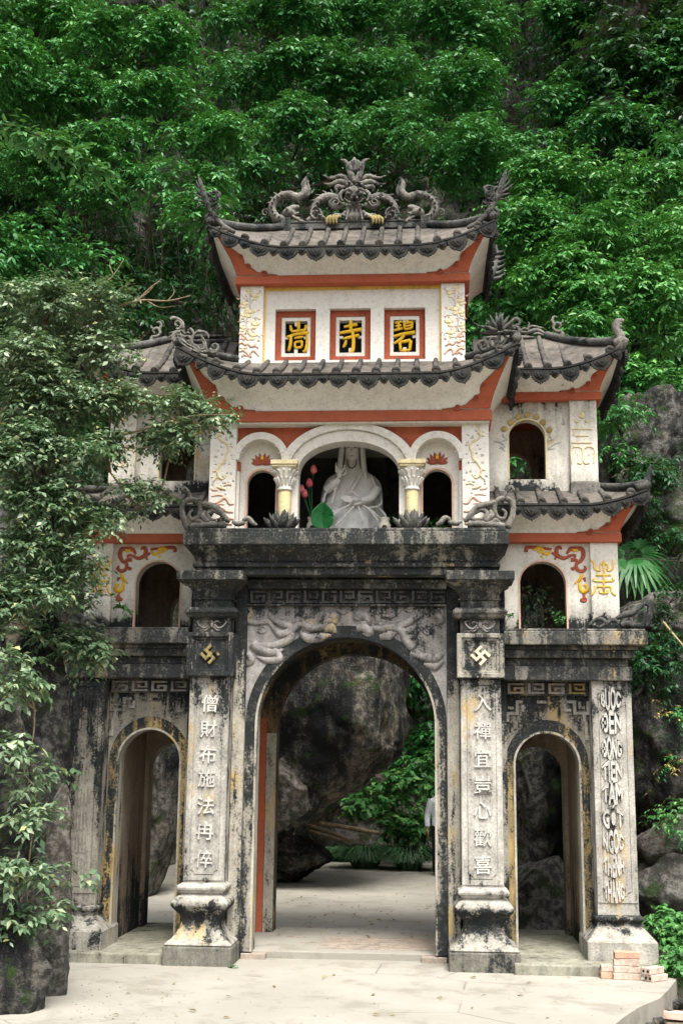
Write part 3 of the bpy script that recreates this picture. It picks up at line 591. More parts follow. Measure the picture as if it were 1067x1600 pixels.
for s in (-1, 1):
    m = MB(); archband(m, s*.985, .236, 5.30, .236, .085, -.005, .2, None, 24); nm = part('niche_moulding', m, 'white', rw, bevel=.008)
    m = MB()
    for i in range(1, 10):
        a = math.pi*i/10; ca, sa = math.cos(a), math.sin(a); q = 1 if a > math.pi/2 else -1
        m.tube(cr([(s*.985+.25*ca, -.006, 5.30+.25*sa), (s*.985+.30*ca+q*.02, -.006, 5.30+.30*sa), (s*.985+.25*ca+q*.05, -.006, 5.30+.25*sa)], 3), [.004, .008, .003], 5)
    part('leaf_carving', m, 'white', nm, kind='stuff')
    m = MB(); archwall(m, s*.985-.243, s*.985+.243, 4.432, 5.56, s*.985, .163, 5.06, .163, .18, .29); nb = part('niche_back', m, 'white')
    m = MB(); archband(m, s*.985, .160, 5.06, .160, .022, .168, .2, 4.434, 20); part('pink_arch_line', m, 'pink', nb)
    m = MB()      # painted lotus above the small arch
    zc = 5.285
    for i, (a, L) in enumerate(((-78, .105), (-55, .125), (-32, .135), (-12, .14), (12, .14), (32, .135), (55, .125), (78, .105), (-66, .075), (-40, .09), (-15, .10), (15, .10), (40, .09), (66, .075))):
        t = math.radians(a); d = Vector((math.sin(t), 0, math.cos(t))); c0 = Vector((s*.985+math.sin(t)*.02, .172-.003*(i > 7), zc))
        m.tube([c0, c0+d*L*.45, c0+d*L*.8, c0+d*L], [.008, .021, .015, .002], 5, (Vector((0, 1, 0)), .45))
    lo = part('lotus_relief', m, 'maroon', nb, True)
    m = MB(); m.ball((s*.985, .155, zc+.075), .018, .012, .03); part('lotus_heart', m, 'gold', lo, True)
    # column
    cx = s*.705
    m = MB(); m.lathe((cx, .04, 0), [(.072, 4.432), (.072, 4.93), (.066, 4.95)], 20); col = part('column', m, 'column_yellow', smooth=False)
    m = MB(); m.lathe((cx, .04, 0), [(.068, 4.945), (.085, 4.95), (.088, 4.965), (.078, 4.98), (.08, 5.0), (.082, 5.08), (.10, 5.14), (.125, 5.19), (.13, 5.205)], 20)
    for i in range(14):
        a = 2*math.pi*i/14
        for z0, r0, r1 in ((5.0, .082, .10), (5.08, .09, .125)):
            aa = a+(.22 if z0 > 5.05 else 0); d = Vector((math.cos(aa), math.sin(aa), 0)); c = Vector((cx, .04, 0))
            m.tube(cr([c+d*r0+Vector((0, 0, z0)), c+d*(r0+.012)+Vector((0, 0, z0+.05)), c+d*(r1+.02)+Vector((0, 0, z0+.085)), c+d*(r1+.028)+Vector((0, 0, z0+.07))], 3), [.008, .016, .012, .004], 5)
    part('column_capital', m, 'white', col, True)
    m = MB(); m.box(cx-.135, cx+.135, -.095, .10, 5.20, 5.225); m.box(cx-.15, cx+.15, -.11, .10, 5.225, 5.275); part('abacus', m, 'cream', col, bevel=.006)
m = MB(); m.box(1.255, 1.552, .0, .32, 4.432, 5.715); p3 = both('relief_pilaster', m, 'white', bevel=.008)
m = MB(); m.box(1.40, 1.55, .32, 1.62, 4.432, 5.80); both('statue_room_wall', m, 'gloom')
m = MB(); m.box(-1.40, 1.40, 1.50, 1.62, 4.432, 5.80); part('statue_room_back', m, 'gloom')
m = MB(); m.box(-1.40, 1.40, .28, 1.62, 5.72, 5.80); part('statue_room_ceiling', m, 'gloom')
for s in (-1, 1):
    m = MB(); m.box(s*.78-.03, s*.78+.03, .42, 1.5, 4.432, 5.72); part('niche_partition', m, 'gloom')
m = MB(); m.box(-1.585, 1.585, -.11, 1.7, 5.712, 5.832); part('red_band', m, 'red', bevel=.008)
m = MB(); m.box(-1.56, 1.56, -.075, 1.7, 5.695, 5.713); part('white_fillet', m, 'white')
# branches, leaves and clouds modelled on the pilasters
Z8 = lambda x, y: (710+x/8.42, 640+y/8.42)
mb_, ml, mp = MB(), MB(), MB()
for p, wd in (([(240, 150), (280, 210), (330, 270), (340, 330), (300, 390), (230, 430), (200, 500), (230, 560), (240, 640), (300, 700), (350, 780), (410, 800)], [2, 3, 3, 3.5, 3.5, 4, 4, 4, 4, 4, 3.5, 2]), ([(150, 470), (210, 450)], [2, 3]), ([(340, 330), (400, 350)], [3, 2]), ([(350, 790), (330, 860), (280, 900), (220, 850)], [4, 4, 3.5, 2]), ([(330, 860), (400, 930)], [4, 3]), ([(150, 980), (200, 970), (260, 990)], [3, 4, 2]), ([(230, 1040), (290, 1020), (350, 1000)], [3, 6, 3]), ([(330, 330), (310, 300)], [5, 6])): mb_.stroke(zs(Z8, p), [q*1.0 for q in wd], 0, .9)
lrng = random.Random(5)
for x, y in ((260, 180), (320, 190), (320, 250), (260, 275), (200, 380), (220, 360), (400, 290), (395, 350), (150, 430), (165, 440), (300, 480), (330, 530), (300, 580), (340, 590), (180, 680), (220, 690), (320, 680), (390, 700), (150, 800), (220, 830), (250, 870), (140, 910), (180, 930), (270, 930), (390, 870), (410, 930), (230, 960), (300, 970), (250, 1000), (210, 1095), (400, 990), (150, 330), (380, 590), (140, 580)):
    a = lrng.uniform(0, 6.28); L = lrng.uniform(18, 34); ml.stroke(zs(Z8, [(x, y), (x+L*math.cos(a), y+L*.7*math.sin(a)), (x+1.7*L*math.cos(a+.4), y+1.4*L*math.sin(a+.4))]), [1, 4.2, .6], 0, .7, 3, 5)
for p, wd in (([(110, 1230), (170, 1230), (210, 1170), (250, 1150), (300, 1190), (350, 1215), (430, 1220)], [3, 4.5, 5, 5.5, 5, 4, 2]), ([(120, 1340), (200, 1330), (260, 1290), (310, 1270), (350, 1290)], [4, 5, 5, 4, 3]), ([(110, 1430), (180, 1420), (240, 1370), (300, 1350)], [4, 5, 5, 3]), ([(330, 1050), (400, 1040), (430, 1020)], [3, 4, 2]), ([(260, 1120), (330, 1110), (420, 1130)], [3, 4, 2]), ([(130, 1500), (200, 1490), (260, 1440), (340, 1420)], [4, 5, 5, 3]), ([(240, 1240), (300, 1230), (380, 1260)], [2, 4, 2])): mp.stroke(zs(Z8, p), wd, 0, .7)
both('branch_relief', mb_, 'cream', parents=p3, smooth=True, kind='stuff'); both('leaf_relief', ml, 'greyblue', parents=p3, smooth=True, kind='stuff'); both('cloud_relief', mp, 'pink', parents=p3, smooth=True, kind='stuff')
# stone lotus flowers and curling scrolls on the balcony edge
def lotus(mb, c, R, H):
    for ring, (n, r0, h0) in enumerate(((8, 1., .62), (7, .68, .85), (5, .36, 1.))):
        for i in range(n):
            a = 2*math.pi*(i+.5*ring)/n+.2; d = Vector((math.cos(a), math.sin(a)*.6, 0))
            mb.tube(cr([Vector(c)+d*R*.1, Vector(c)+d*R*r0*.55+Vector((0, 0, H*h0*.30)), Vector(c)+d*R*r0*.9+Vector((0, 0, H*h0*.75)), Vector(c)+d*R*r0+Vector((0, 0, H*h0))], 3), [R*.16, R*.26, R*.17, R*.02], 6, (d.normalized(), .35))
for s in (-1, 1):
    m = MB(); lotus(m, (s*.70, -.24, 4.45), .20, .23); m.lathe((s*.70, -.24, 4.43), [(.09, 0), (.06, .03), (.04, .08)], 10); part('stone_lotus', m, 'carvedark', smooth=True)
m = MB(); ZK = lambda x, y: (580+x/4.268, 560+y/4.268)
for p, wd in (([(905, 1130), (935, 1060), (945, 990), (920, 945), (870, 935), (830, 960), (820, 1010), (840, 1060), (880, 1070), (895, 1030), (870, 1005)], [9, 8, 7, 7, 7, 7, 6, 6, 5, 4, 3]), ([(890, 930), (900, 890), (930, 855), (945, 880), (925, 890)], [6, 5, 4, 4, 2]), ([(830, 960), (760, 975), (700, 1000), (650, 1060), (620, 1090)], [7, 8, 9, 8, 4]), ([(690, 1030), (730, 1010), (770, 1030), (750, 1070), (710, 1075)], [5, 6, 6, 6, 3]), ([(760, 1090), (800, 1050), (790, 1010)], [8, 9, 4]), ([(640, 1110), (720, 1105), (820, 1110), (890, 1120)], [8, 9, 9, 8]), ([(790, 1100), (830, 1080), (860, 1100)], [6, 7, 4]),
              ([(430, 1110), (460, 1095), (490, 1065), (520, 1075), (515, 1100)], [3, 7, 7, 5, 3]), ([(520, 1095), (570, 1100), (600, 1085)], [6, 7, 3]), ([(660, 1060), (690, 1080), (660, 1090)], [6, 6, 3])): m.stroke(zs(ZK, p), [q*1.3 for q in wd], -.26, 1.2)
both('balcony_scroll', m, 'carve', smooth=True)

# ---- lettered storey
wins = (-.665, -.022, .615)
GILT = {'峝': [([(232, 122), (233, 160), (232, 192)], [4, 6, 5]), ([(180, 158), (184, 180), (190, 196)], [4, 5.5, 4]), ([(280, 156), (278, 175), (270, 192)], [5, 5.5, 4]), ([(186, 197), (230, 193), (274, 188)], [4, 5, 4.5]), ([(158, 232), (215, 216), (298, 205)], [4, 5.5, 6.5]), ([(184, 228), (180, 280), (168, 322)], [5, 6, 5]), ([(286, 215), (288, 270), (278, 318), (258, 326)], [5, 6, 6.5, 3]), ([(205, 241), (230, 236), (262, 231)], [3, 4.5, 4]), ([(208, 268), (210, 302)], [4, 4]), ([(208, 266), (255, 259)], [3.5, 4.5]), ([(255, 259), (252, 298)], [4.5, 4]), ([(210, 302), (252, 298)], [4, 4])],
        '寺': [([(565, 122), (567, 155), (566, 190)], [4, 6.5, 5.5]), ([(522, 168), (560, 160), (608, 150)], [4, 5.5, 6]), ([(490, 208), (560, 196), (635, 184)], [5, 6, 7]), ([(516, 244), (560, 234), (620, 222)], [4, 5.5, 6]), ([(578, 195), (584, 260), (578, 322), (556, 330)], [5.5, 6.5, 6.5, 3]), ([(536, 256), (530, 280), (518, 298)], [4, 6, 4])],
        '碧': [([(848, 142), (870, 138), (894, 133)], [3.5, 4.5, 4]), ([(852, 164), (890, 156)], [3.5, 4.5]), ([(842, 190), (870, 184), (898, 176)], [4, 5, 4.5]), ([(871, 138), (872, 186)], [4.5, 4.5]), ([(934, 122), (920, 142)], [4, 5]), ([(908, 148), (910, 182)], [4.5, 4]), ([(908, 146), (962, 136)], [4, 5]), ([(960, 138), (956, 178)], [5, 4.5]), ([(910, 165), (955, 157)], [3.5, 4]), ([(910, 184), (955, 177)], [4, 4.5]), ([(838, 230), (900, 214), (978, 202)], [5, 6, 6.5]), ([(908, 222), (880, 252), (838, 276)], [5, 6, 4]), ([(880, 268), (886, 322)], [5.5, 5]), ([(880, 266), (950, 254)], [5, 6]), ([(950, 256), (944, 316)], [6, 5]), ([(886, 322), (944, 316)], [5, 5])]}
m = MB(); m.box(-1.04, 1.04, .42, .62, 6.40, 6.60); m.box(-1.04, 1.04, .42, .62, 7.235, 7.50)
xs = [-1.04]+[e for c in wins for e in (c-.24, c+.24)]+[1.04]
for i in range(0, 8, 2): m.box(xs[i], xs[i+1], .42, .62, 6.60, 7.235)
w3 = part('lettered_wall', m, 'white')
for c, ch in zip(wins, '峝寺碧'):
    def ring(mb, a, b, z0, z1, e, y0, y1):
        mb.box(c-a, c-b, y0, y1, z0, z1); mb.box(c+b, c+a, y0, y1, z0, z1); mb.box(c-b, c+b, y0+.001, y1, z0, z0+e); mb.box(c-b, c+b, y0+.001, y1, z1-e, z1)
    m = MB(); ring(m, .24, .172, 6.602, 7.232, .068, .49, .60); fr = part('window_frame', m, 'redframe', w3, bevel=.004)
    m = MB(); ring(m, .172, .132, 6.671, 7.163, .046, .505, .60); m.box(c-.02, c+.02, .52, .55, 6.717, 6.78); m.box(c-.02, c+.02, .52, .55, 7.06, 7.117); m.box(c-.132, c-.09, .525, .545, 6.90, 6.93); m.box(c+.09, c+.132, .525, .545, 6.90, 6.93); part('inner_frame', m, 'white', fr)
    m = MB()      # brush-written character, stroke by stroke
    for p, wd in GILT[ch]: m.stroke([(410+x/4.104, 470+y/4.104) for x, y in p], wd, .515, .8, 4, 6)
    part('gilt_letter', m, 'gold', fr, True)
m = MB(); m.box(-1.0, 1.0, .66, .70, 6.5, 7.4); part('unlit_room_backing', m, 'black')  # near-black sheet paints the unlit interior behind the letters
m = MB(); m.box(1.04, 1.315, .34, .62, 6.40, 7.50); p4 = both('flower_pilaster', m, 'white', bevel=.008)
m = MB(); m.box(1.022, 1.04, .40, .5, 6.55, 7.50); both('yellow_line', m, 'yellow')
m = MB(); m.box(-1.022, 1.022, .405, .45, 7.465, 7.50); part('yellow_line', m, 'yellow')
m = MB(); m.box(1.15, 1.31, .62, 1.48, 6.40, 7.60); both('side_wall', m, 'white_wing')
m = MB(); m.box(-1.31, 1.31, 1.40, 1.5, 6.40, 7.60); part('rear_wall', m, 'white_wing')
m = MB(); m.box(-1.375, 1.375, .27, 1.6, 7.50, 7.60); part('upper_red_band', m, 'red', bevel=.008)
ZP = lambda x, y: (360+x/12.31, 440+y/12.31)
mc, mf, mw = MB(), MB(), MB()
for p, wd in (([(300, 1000), (310, 880), (300, 760), (330, 690), (400, 600)], [3, 3, 3, 2.5, 2]), ([(390, 560), (380, 430), (380, 280), (390, 220)], [3, 3, 2.5, 2]), ([(390, 410), (450, 340), (490, 290)], [2, 2.5, 2]), ([(180, 790), (250, 760), (300, 750)], [1.5, 2, 2]), ([(430, 700), (500, 690), (550, 730)], [2, 2.5, 1.5]), ([(220, 270), (270, 330)], [1.5, 2])): mc.stroke(zs(ZP, p), wd, .34, .9, 4, 5)
def flower(mb, x, y, r):
    for i in range(9): a = i*.7; mb.stroke(zs(ZP, spi(x+r*.45*math.cos(a), y+r*.45*math.sin(a), r*.42, r*.2, i*70, i*70+230, 5)), [3, 4, 2.4], .34, .7, 2, 5)
    mb.blob(*ZP(x, y), r/30, r/30, .34, .018)
FL = []
for x, y, r in ((370, 590, 120), (265, 440, 80), (480, 290, 75), (470, 830, 95), (430, 1040, 100), (360, 180, 70), (240, 900, 70), (250, 660, 70)): mf = MB(); flower(mf, x, y, r); FL.append(mf)
for i in range(46):
    x = lrng.uniform(180, 590); y = lrng.uniform(160, 1180); a = lrng.uniform(0, 6.28); L = lrng.uniform(25, 55); mw.stroke(zs(ZP, [(x, y), (x+L*math.cos(a), y+L*math.sin(a)), (x+1.6*L*math.cos(a+.7), y+1.6*L*math.sin(a+.7))]), [1, 3.2, .6], .34, .7, 3, 5)
for p, wd in (([(170, 1200), (230, 1170), (290, 1220), (340, 1190), (400, 1260), (460, 1230), (540, 1280)], [4, 5, 4, 5, 4, 5, 3]), ([(170, 1020), (200, 990), (250, 1030), (300, 1070), (350, 1140)], [4, 5, 4, 4, 3]), ([(180, 1350), (240, 1320), (310, 1360), (360, 1420), (400, 1460)], [4, 5, 5, 4, 3]), ([(400, 1460), (390, 1380), (440, 1330), (510, 1380), (550, 1440)], [3, 5, 5, 4, 3]), ([(220, 1450), (270, 1400), (330, 1440)], [4, 5, 3]), ([(180, 1270), (260, 1290), (330, 1260)], [3, 4, 3]), ([(190, 1110), (230, 1090), (270, 1130)], [3, 4, 3])): mw.stroke(zs(ZP, p), wd, .34, .7, 4, 5)
for a, b, c_ in [(mc, 'vine_relief', 'greyblue'), (mw, 'wave_relief', 'pink')]+[(q, 'flower_relief', 'paleyellow') for q in FL]:
    kd = dict(kind='stuff') if b != 'flower_relief' else {}
    part(b, a, c_, p4[0], True, **kd); part(b, a.mirrored(), c_, p4[1], True, **kd)

# ================================================================== ROOFS
def pendant_mesh(name, w, h):
    hf = [(.5, 0), (.5, -.26), (.46, -.36), (.47, -.46), (.41, -.52), (.40, -.62), (.32, -.66), (.29, -.76), (.19, -.78), (.14, -.86), (.06, -.87)]; out = [(-x, z) for x, z in hf]+[(0, -1)]+hf[::-1]
    m = MB(); m.prism([(x*w, z*h) for x, z in out], -.016, .016)
    m.prism([(x*w*.68, z*h*.66-.02*h) for x, z in out], -.028, -.015)
    for q in (-1, 1): m.tube([(0, -.030, -h*.60), (q*w*.12, -.034, -h*.36), (q*w*.22, -.032, -h*.14)], [.005, .012, .006], 5)
    m.ball((0, -.030, -h*.28), w*.06, .014, h*.12, 6, 4)
    return m.mesh(name, 'pendant')
PEND_L = pendant_mesh('drip_pendant', .215, .16); PEND_S = pendant_mesh('drip_pendant_small', .105, .105)
class Roof:
    def __init__(s, xl, xr, yf, yb, ze, tl, tr, tyf, tyb, zt, lift, turnL=True, turnR=True, s0=.55, sag=.05, out=.05, pw=2.0):
        s.__dict__.update(locals())
        s.pw = pw
    def c(s, q):
        r = 0
        if s.turnR and q > s.s0: r = ((q-s.s0)/(1-s.s0))**s.pw
        if s.turnL and q < 1-s.s0: r = max(r, ((1-s.s0-q)/(1-s.s0))**s.pw)
        return r
    def eave(s, side, q):
        if side == 'f':
            k = s.c(q); e = s.out*k; x = s.xl+(s.xr-s.xl)*q; x += e*(1 if q > .5 else -1); return Vector((x, s.yf-e, s.ze+s.lift*k))
        x0 = s.xr if side == 'r' else s.xl; sg = 1 if side == 'r' else -1
        k = max(((q-.72)/.28)**1.7 if q > .72 else 0, ((.28-q)/.28)**1.7 if q < .28 else 0); e = s.out*k
        return Vector((x0+sg*e, s.yf+(s.yb-s.yf)*q+(e if q > .5 else -e), s.ze+s.lift*k))
    def top(s, side, q):
        if side == 'f': return Vector((s.tl+(s.tr-s.tl)*q, s.tyf, s.zt))
        return Vector((s.tr if side == 'r' else s.tl, s.tyf+(s.tyb-s.tyf)*q, s.zt))
    def surf(s, side, q, t, dz=0.):
        p = s.eave(side, q).lerp(s.top(side, q), t); p.z += dz-s.sag*math.sin(math.pi*t); return p
def rib_path(R, sd, q, dz):
    """a row of cover tiles runs square to the eave, up to the ridge or until it meets the hip"""
    E = R.eave(sd, q); ax = 0 if sd == 'f' else 1; lo, hi = (R.tl, R.tr) if sd == 'f' else (R.tyf, R.tyb); e0, e1 = (R.xl, R.xr) if sd == 'f' else (R.yf, R.yb); x = E[ax]; tm = 1.
    if x > hi and (e1-hi) > .01: tm = max(.10, min(1., (e1-x)/(e1-hi)))
    if x < lo and (lo-e0) > .01: tm = max(.10, min(1., (x-e0)/(lo-e0)))
    T = R.top(sd, .5).copy(); T[ax] = x; out = []
    for f in (-.02, .25, .5, .75, 1.):
        t = f*tm; p = E.lerp(T, t); p.z += dz-R.sag*math.sin(math.pi*max(0, t)); out.append(p)
    return out
Roof.rib = rib_path
def cove_fn(R, band, side):
    bl, br, byf, byb, zb = band
    def fn(q, t):
        if side == 'f': b = Vector((bl+(br-bl)*q, byf, zb))
        else: b = Vector((br if side == 'r' else bl, byf+(byb-byf)*q, zb))
        e = R.eave(side, q).copy(); e.z -= .035
        cxm = (bl+br)/2; cym = (byf+byb)/2
        if side == 'f': e.y += .035; e.x -= .03*(1 if q > .97 else -1 if q < .03 else 0)
        else: e.x -= .03*(1 if side == 'r' else -1)
        h = t**1.45; return Vector((b.x+(e.x-b.x)*h, b.y+(e.y-b.y)*h, b.z+(e.z-b.z)*t))
    return fn
def make_roof(name, R, band, sides, spacing, n_pend, ends, scroll_w, label=None):
    # bed with thickness
    m = MB()
    for sd in sides:
        nu = 32 if sd == 'f' else 18
        m.grid(lambda u, v: R.surf(sd, u, v), nu, 5); m.grid(lambda u, v: R.surf(sd, u, v, -.045), nu, 5)
        m.grid(lambda u, v: R.surf(sd, u, 0, -.045*v), nu, 1)
    roof = part(name, m, 'tileflat', label=label)
    # white cove under the eaves with red scroll ends
    m = MB()
    for sd in sides: m.grid(cove_fn(R, band, sd), 36 if sd == 'f' else 16, 8)
    part('cove', m, 'cove', roof, True)
    fn = cove_fn(R, band, 'f'); W = R.xr-R.xl
    for e in ends:
        m = MB(); n = 26
        def wdt(t):
            b = scroll_w*(1-t)**.8*.75+.04*scroll_w; b += scroll_w*.30*abs(math.sin(t*math.pi*2.6+.35))*(1-.5*t); b += scroll_w*1.2*max(0, 1-t*8)**1.5; return min(b, W*.45)
        def patch(u, v):
            t = .015+v*.93; a = wdt(t)/W; q = 1-a*(1-u) if e > 0 else a*(1-u); p = fn(q, t); p.y -= .010+.012*math.sin(math.pi*min(1, u*1.2)); return p
        m.grid(patch, 8, n); o = part('red_scroll', m, 'red', roof, True); sm = o.modifiers.new('thick', 'SOLIDIFY'); sm.thickness = .012; sm.offset = 0
        m = MB()      # rolled curls on the scroll's rim
        for t in (.06, .26, .50, .74):
            a = (wdt(t)-.03)/W; c = fn(1-a if e > 0 else a, t); r = .030*(1.25-t*.6); P = []
            for i in range(11): an = math.radians(200+i*52)*e; rr = r*(1-i/12); P.append(c+Vector((rr*math.cos(an), -.02, rr*math.sin(an))))
            m.tube(P, [.014, .010, .005], 5)
        part('scroll_curl', m, 'maroon', roof, True, kind='stuff')
    # cover tiles
    for sd in sides:
        L = W if sd == 'f' else R.yb-R.yf
        n = max(3, int(L/spacing)); lo, hi = .02, .98
        for i in range(n):
            q = lo+(hi-lo)*(i+.5)/n; m = MB(); P = R.rib(sd, q, .022)
            
            dd = P[-1]-P[0]; ns = max(2, int(dd.length/.17)); Q = []; rr = []      # overlapping short tiles
            for a in range(ns):
                for f_, r_ in ((.0, .034), (.92, .027)):
                    t_ = (a+f_)/ns*(len(P)-1); i0 = min(int(t_), len(P)-2); Q.append(P[i0].lerp(P[i0+1], t_-i0)+Vector((random.uniform(-.003, .003), 0, random.uniform(-.002, .002)))); rr.append(r_*random.uniform(.95, 1.05))
            m.tube(Q, rr, 8)
            d = (P[0]-P[1]).normalized(); m.tube([P[0]-d*.015, P[0]+d*.012, P[0]+d*.02, P[0]+d*.014], [.050, .050, .038, .030], 10)
            part('cover_tile', m, 'tile', roof, True)
    # valance and pendants
    m = MB()
    for sd in sides:
        off = Vector((0, -.012, 0)) if sd == 'f' else Vector((.012 if sd == 'r' else -.012, 0, 0))
        def vz(k, w): return lambda u, v: R.eave(sd, u)+off*k+Vector((0, 0, .0-.075*v-w*abs(math.sin(u*n_pend*math.pi))*v))
        m.grid(vz(1, .012), 48, 1); m.grid(vz(-1.5, .012), 48, 1); m.grid(lambda u, v: R.eave(sd, u)+off*(1-2.5*v)+Vector((0, 0, -.075-.012*abs(math.sin(u*n_pend*math.pi)))), 48, 1)
        m.tube([R.eave(sd, i/40)+off*1.5+Vector((0, 0, -.018)) for i in range(41)], .016, 5)
    part('valance', m, 'pendant', roof)
    for sd in sides:
        n = n_pend if sd == 'f' else max(3, int(n_pend*(R.yb-R.yf)/W))
        for i in range(2*n):
            q = (i+.5)/(2*n); big = i % 2 == (0 if n_pend % 2 else 1); o = link('drip_pendant', PEND_L if big else PEND_S, roof)
            p = R.eave(sd, q); t = (R.eave(sd, min(1, q+.01))-R.eave(sd, max(0, q-.01))).normalized()
            y = Vector((0, 0, 1)).cross(t).normalized()
            if sd == 'f' and y.y < 0 or sd == 'r' and y.x > 0 or sd == 'l' and y.x < 0: y = -y; t = -t if False else t
            xax = y.cross(Vector((0, 0, 1))).normalized()
            tilt = Matrix((xax, y, Vector((0, 0, 1)))).transposed(); ang = math.atan2(t.z, t.dot(xax)) if abs(t.dot(xax)) > 1e-6 else 0
            if abs(ang) > 1.57: ang -= math.copysign(math.pi, ang)
            o.matrix_world = Matrix.Translation(p-y*.022+Vector((0, 0, -.045)))@tilt.to_4x4()@Matrix.Rotation(-ang, 4, 'Y')
            o.scale = (random.uniform(.90, 1.08), 1, random.uniform(.84, 1.08)); o.rotation_euler.y += random.uniform(-.05, .05)
    # hip ridges
    for sd, q in [(a, b) for a in ('f',) for b in ((0, 1) if len(ends) == 2 else ((1,) if ends == (1,) else (0,)))]:
        m = MB(); P = [R.surf('f', q, t, .05) for t in (0, .12, .25, .4, .6, .8, 1)]; m.tube(cr(P, 3), [.055, .05, .045, .045], 6); part('hip_ridge', m, 'carvedark', roof, True)
    return roof

RT3 = Roof(-1.60, 1.60, .0, 1.86, 7.845, -.84, .84, .93, .93, 8.47, .26, s0=.74, sag=.05, pw=1.7)
roof3 = make_roof('top_roof', RT3, (-1.36, 1.36, .285, 1.58, 7.601), 'flr', .215, 10, (-1, 1), .30)
RT2 = Roof(-1.80, 1.80, -.50, 1.98, 6.145, -1.33, 1.33, .38, 1.5, 6.56, .31, s0=.76, sag=.03, pw=1.7)
roof2 = make_roof('middle_roof', RT2, (-1.57, 1.57, -.095, 1.68, 5.833), 'flr', .212, 11, (-1, 1), .32)
RW2 = {1: Roof(1.42, 3.0, -.02, 1.92, 6.335, 1.42, 2.30, .93, .95, U(860, 529, .93).z, .24, turnL=False, s0=.52, sag=.05, pw=1.8), -1: Roof(-3.0, -1.42, -.02, 1.92, 6.335, -2.30, -1.42, .93, .95, U(860, 529, .93).z, .24, turnR=False, s0=.52, sag=.05, pw=1.8)}
RW1 = {1: Roof(1.50, 3.17, -.13, 1.98, 4.765, 1.50, 2.82, .40, 1.6, 5.02, .15, turnL=False, s0=.64, sag=.02, pw=1.8), -1: Roof(-3.17, -1.50, -.13, 1.98, 4.765, -2.82, -1.50, .40, 1.6, 5.02, .15, turnR=False, s0=.64, sag=.02, pw=1.8)}
wr2, wr1 = {}, {}
for s in (-1, 1):
    b2 = (1.48, 2.82, .30, 1.85, 6.151) if s > 0 else (-2.82, -1.48, .30, 1.85, 6.151)
    b1 = (1.60, 2.97, .14, 1.88, 4.488) if s > 0 else (-2.97, -1.60, .14, 1.88, 4.488)
    wr2[s] = make_roof('wing_upper_roof', RW2[s], b2, 'fr' if s > 0 else 'fl', .22, 5, (s,), .28)
    wr1[s] = make_roof('wing_lower_roof', RW1[s], b1, 'fr' if s > 0 else 'fl', .215, 6, (s,), .30)

def carved(o, st=.016, size=.035, lv=1):
    """tool marks and erosion on the stucco"""
    s_ = o.modifiers.new('sub', 'SUBSURF'); s_.levels = s_.render_levels = lv
    tx = bpy.data.textures.new('chisel', 'CLOUDS'); tx.noise_scale = size; tx.noise_depth = 2
    d_ = o.modifiers.new('chisel', 'DISPLACE'); d_.texture = tx; d_.strength = st; d_.mid_level = .5; return o
# ---- ridge of the top roof: bar, central beast mask and two curling dragons
m = MB(); m.box(-.86, .86, .87, .99, 8.45, 8.53); m.box(-.80, .80, .86, 1.0, 8.53, 8.555)
for s in (-1, 1): m.box(*sorted((s*.80, s*.92)), .84, 1.02, 8.42, 8.60)
part('ridge_bar', m, 'carvedark', roof3, bevel=.01)
Z7 = lambda x, y: (400+x/3.557, 240+y/3.557)
YR = .93
m = MB(); k = 1/3.557
def st(p, wd, Y=YR, dep=1.0, n=5, seg=6): m.stroke(zs(Z7, p), [q*k*1.28 for q in wd], Y, dep, n, seg)
def bl(x, y, rx, ry, dep, Y=YR): m.blob(*Z7(x, y), rx*k, ry*k, Y, dep)
bl(546, 232, 62, 58, .16); bl(546, 305, 46, 50, .12); bl(546, 360, 70, 45, .13)
bl(512, 226, 15, 12, .06, YR-.13); bl(582, 226, 15, 12, .06, YR-.13); bl(546, 243, 24, 17, .07, YR-.15); bl(532, 250, 9, 7, .04, YR-.19); bl(560, 250, 9, 7, .04, YR-.19)
st([(490, 208), (515, 196), (540, 212)], [10, 16, 10], YR-.14); st([(604, 208), (579, 196), (553, 212)], [10, 16, 10], YR-.14)
st([(492, 248), (515, 268), (546, 275), (578, 268), (600, 246)], [6, 13, 14, 13, 6], YR-.14)
for x in range(505, 600, 14): bl(x, 288, 5, 9, .03, YR-.13)
for x in (515, 535, 556, 577): st([(x, 300), (x+(x-546)*.2, 335), (x+(x-546)*.5, 372)], [14, 16, 4], YR-.1, .8)
for x, y in ((520, 165), (545, 158), (572, 165), (505, 180), (590, 180), (532, 180), (560, 180)): bl(x, y, 13, 12, .06, YR-.07)
st([(548, 100), (545, 55), (548, 18)], [30, 52, 4], YR, .8); st([(528, 95), (522, 60), (535, 35)], [20, 26, 4], YR-.03, .8); st([(570, 95), (576, 60), (562, 35)], [20, 26, 4], YR-.03, .8)
st([(552, 165), (528, 120), (515, 75), (495, 42), (468, 32)], [34, 36, 32, 22, 4]); st([(552, 165), (575, 120), (585, 75), (600, 42), (630, 28)], [34, 36, 32, 22, 4])
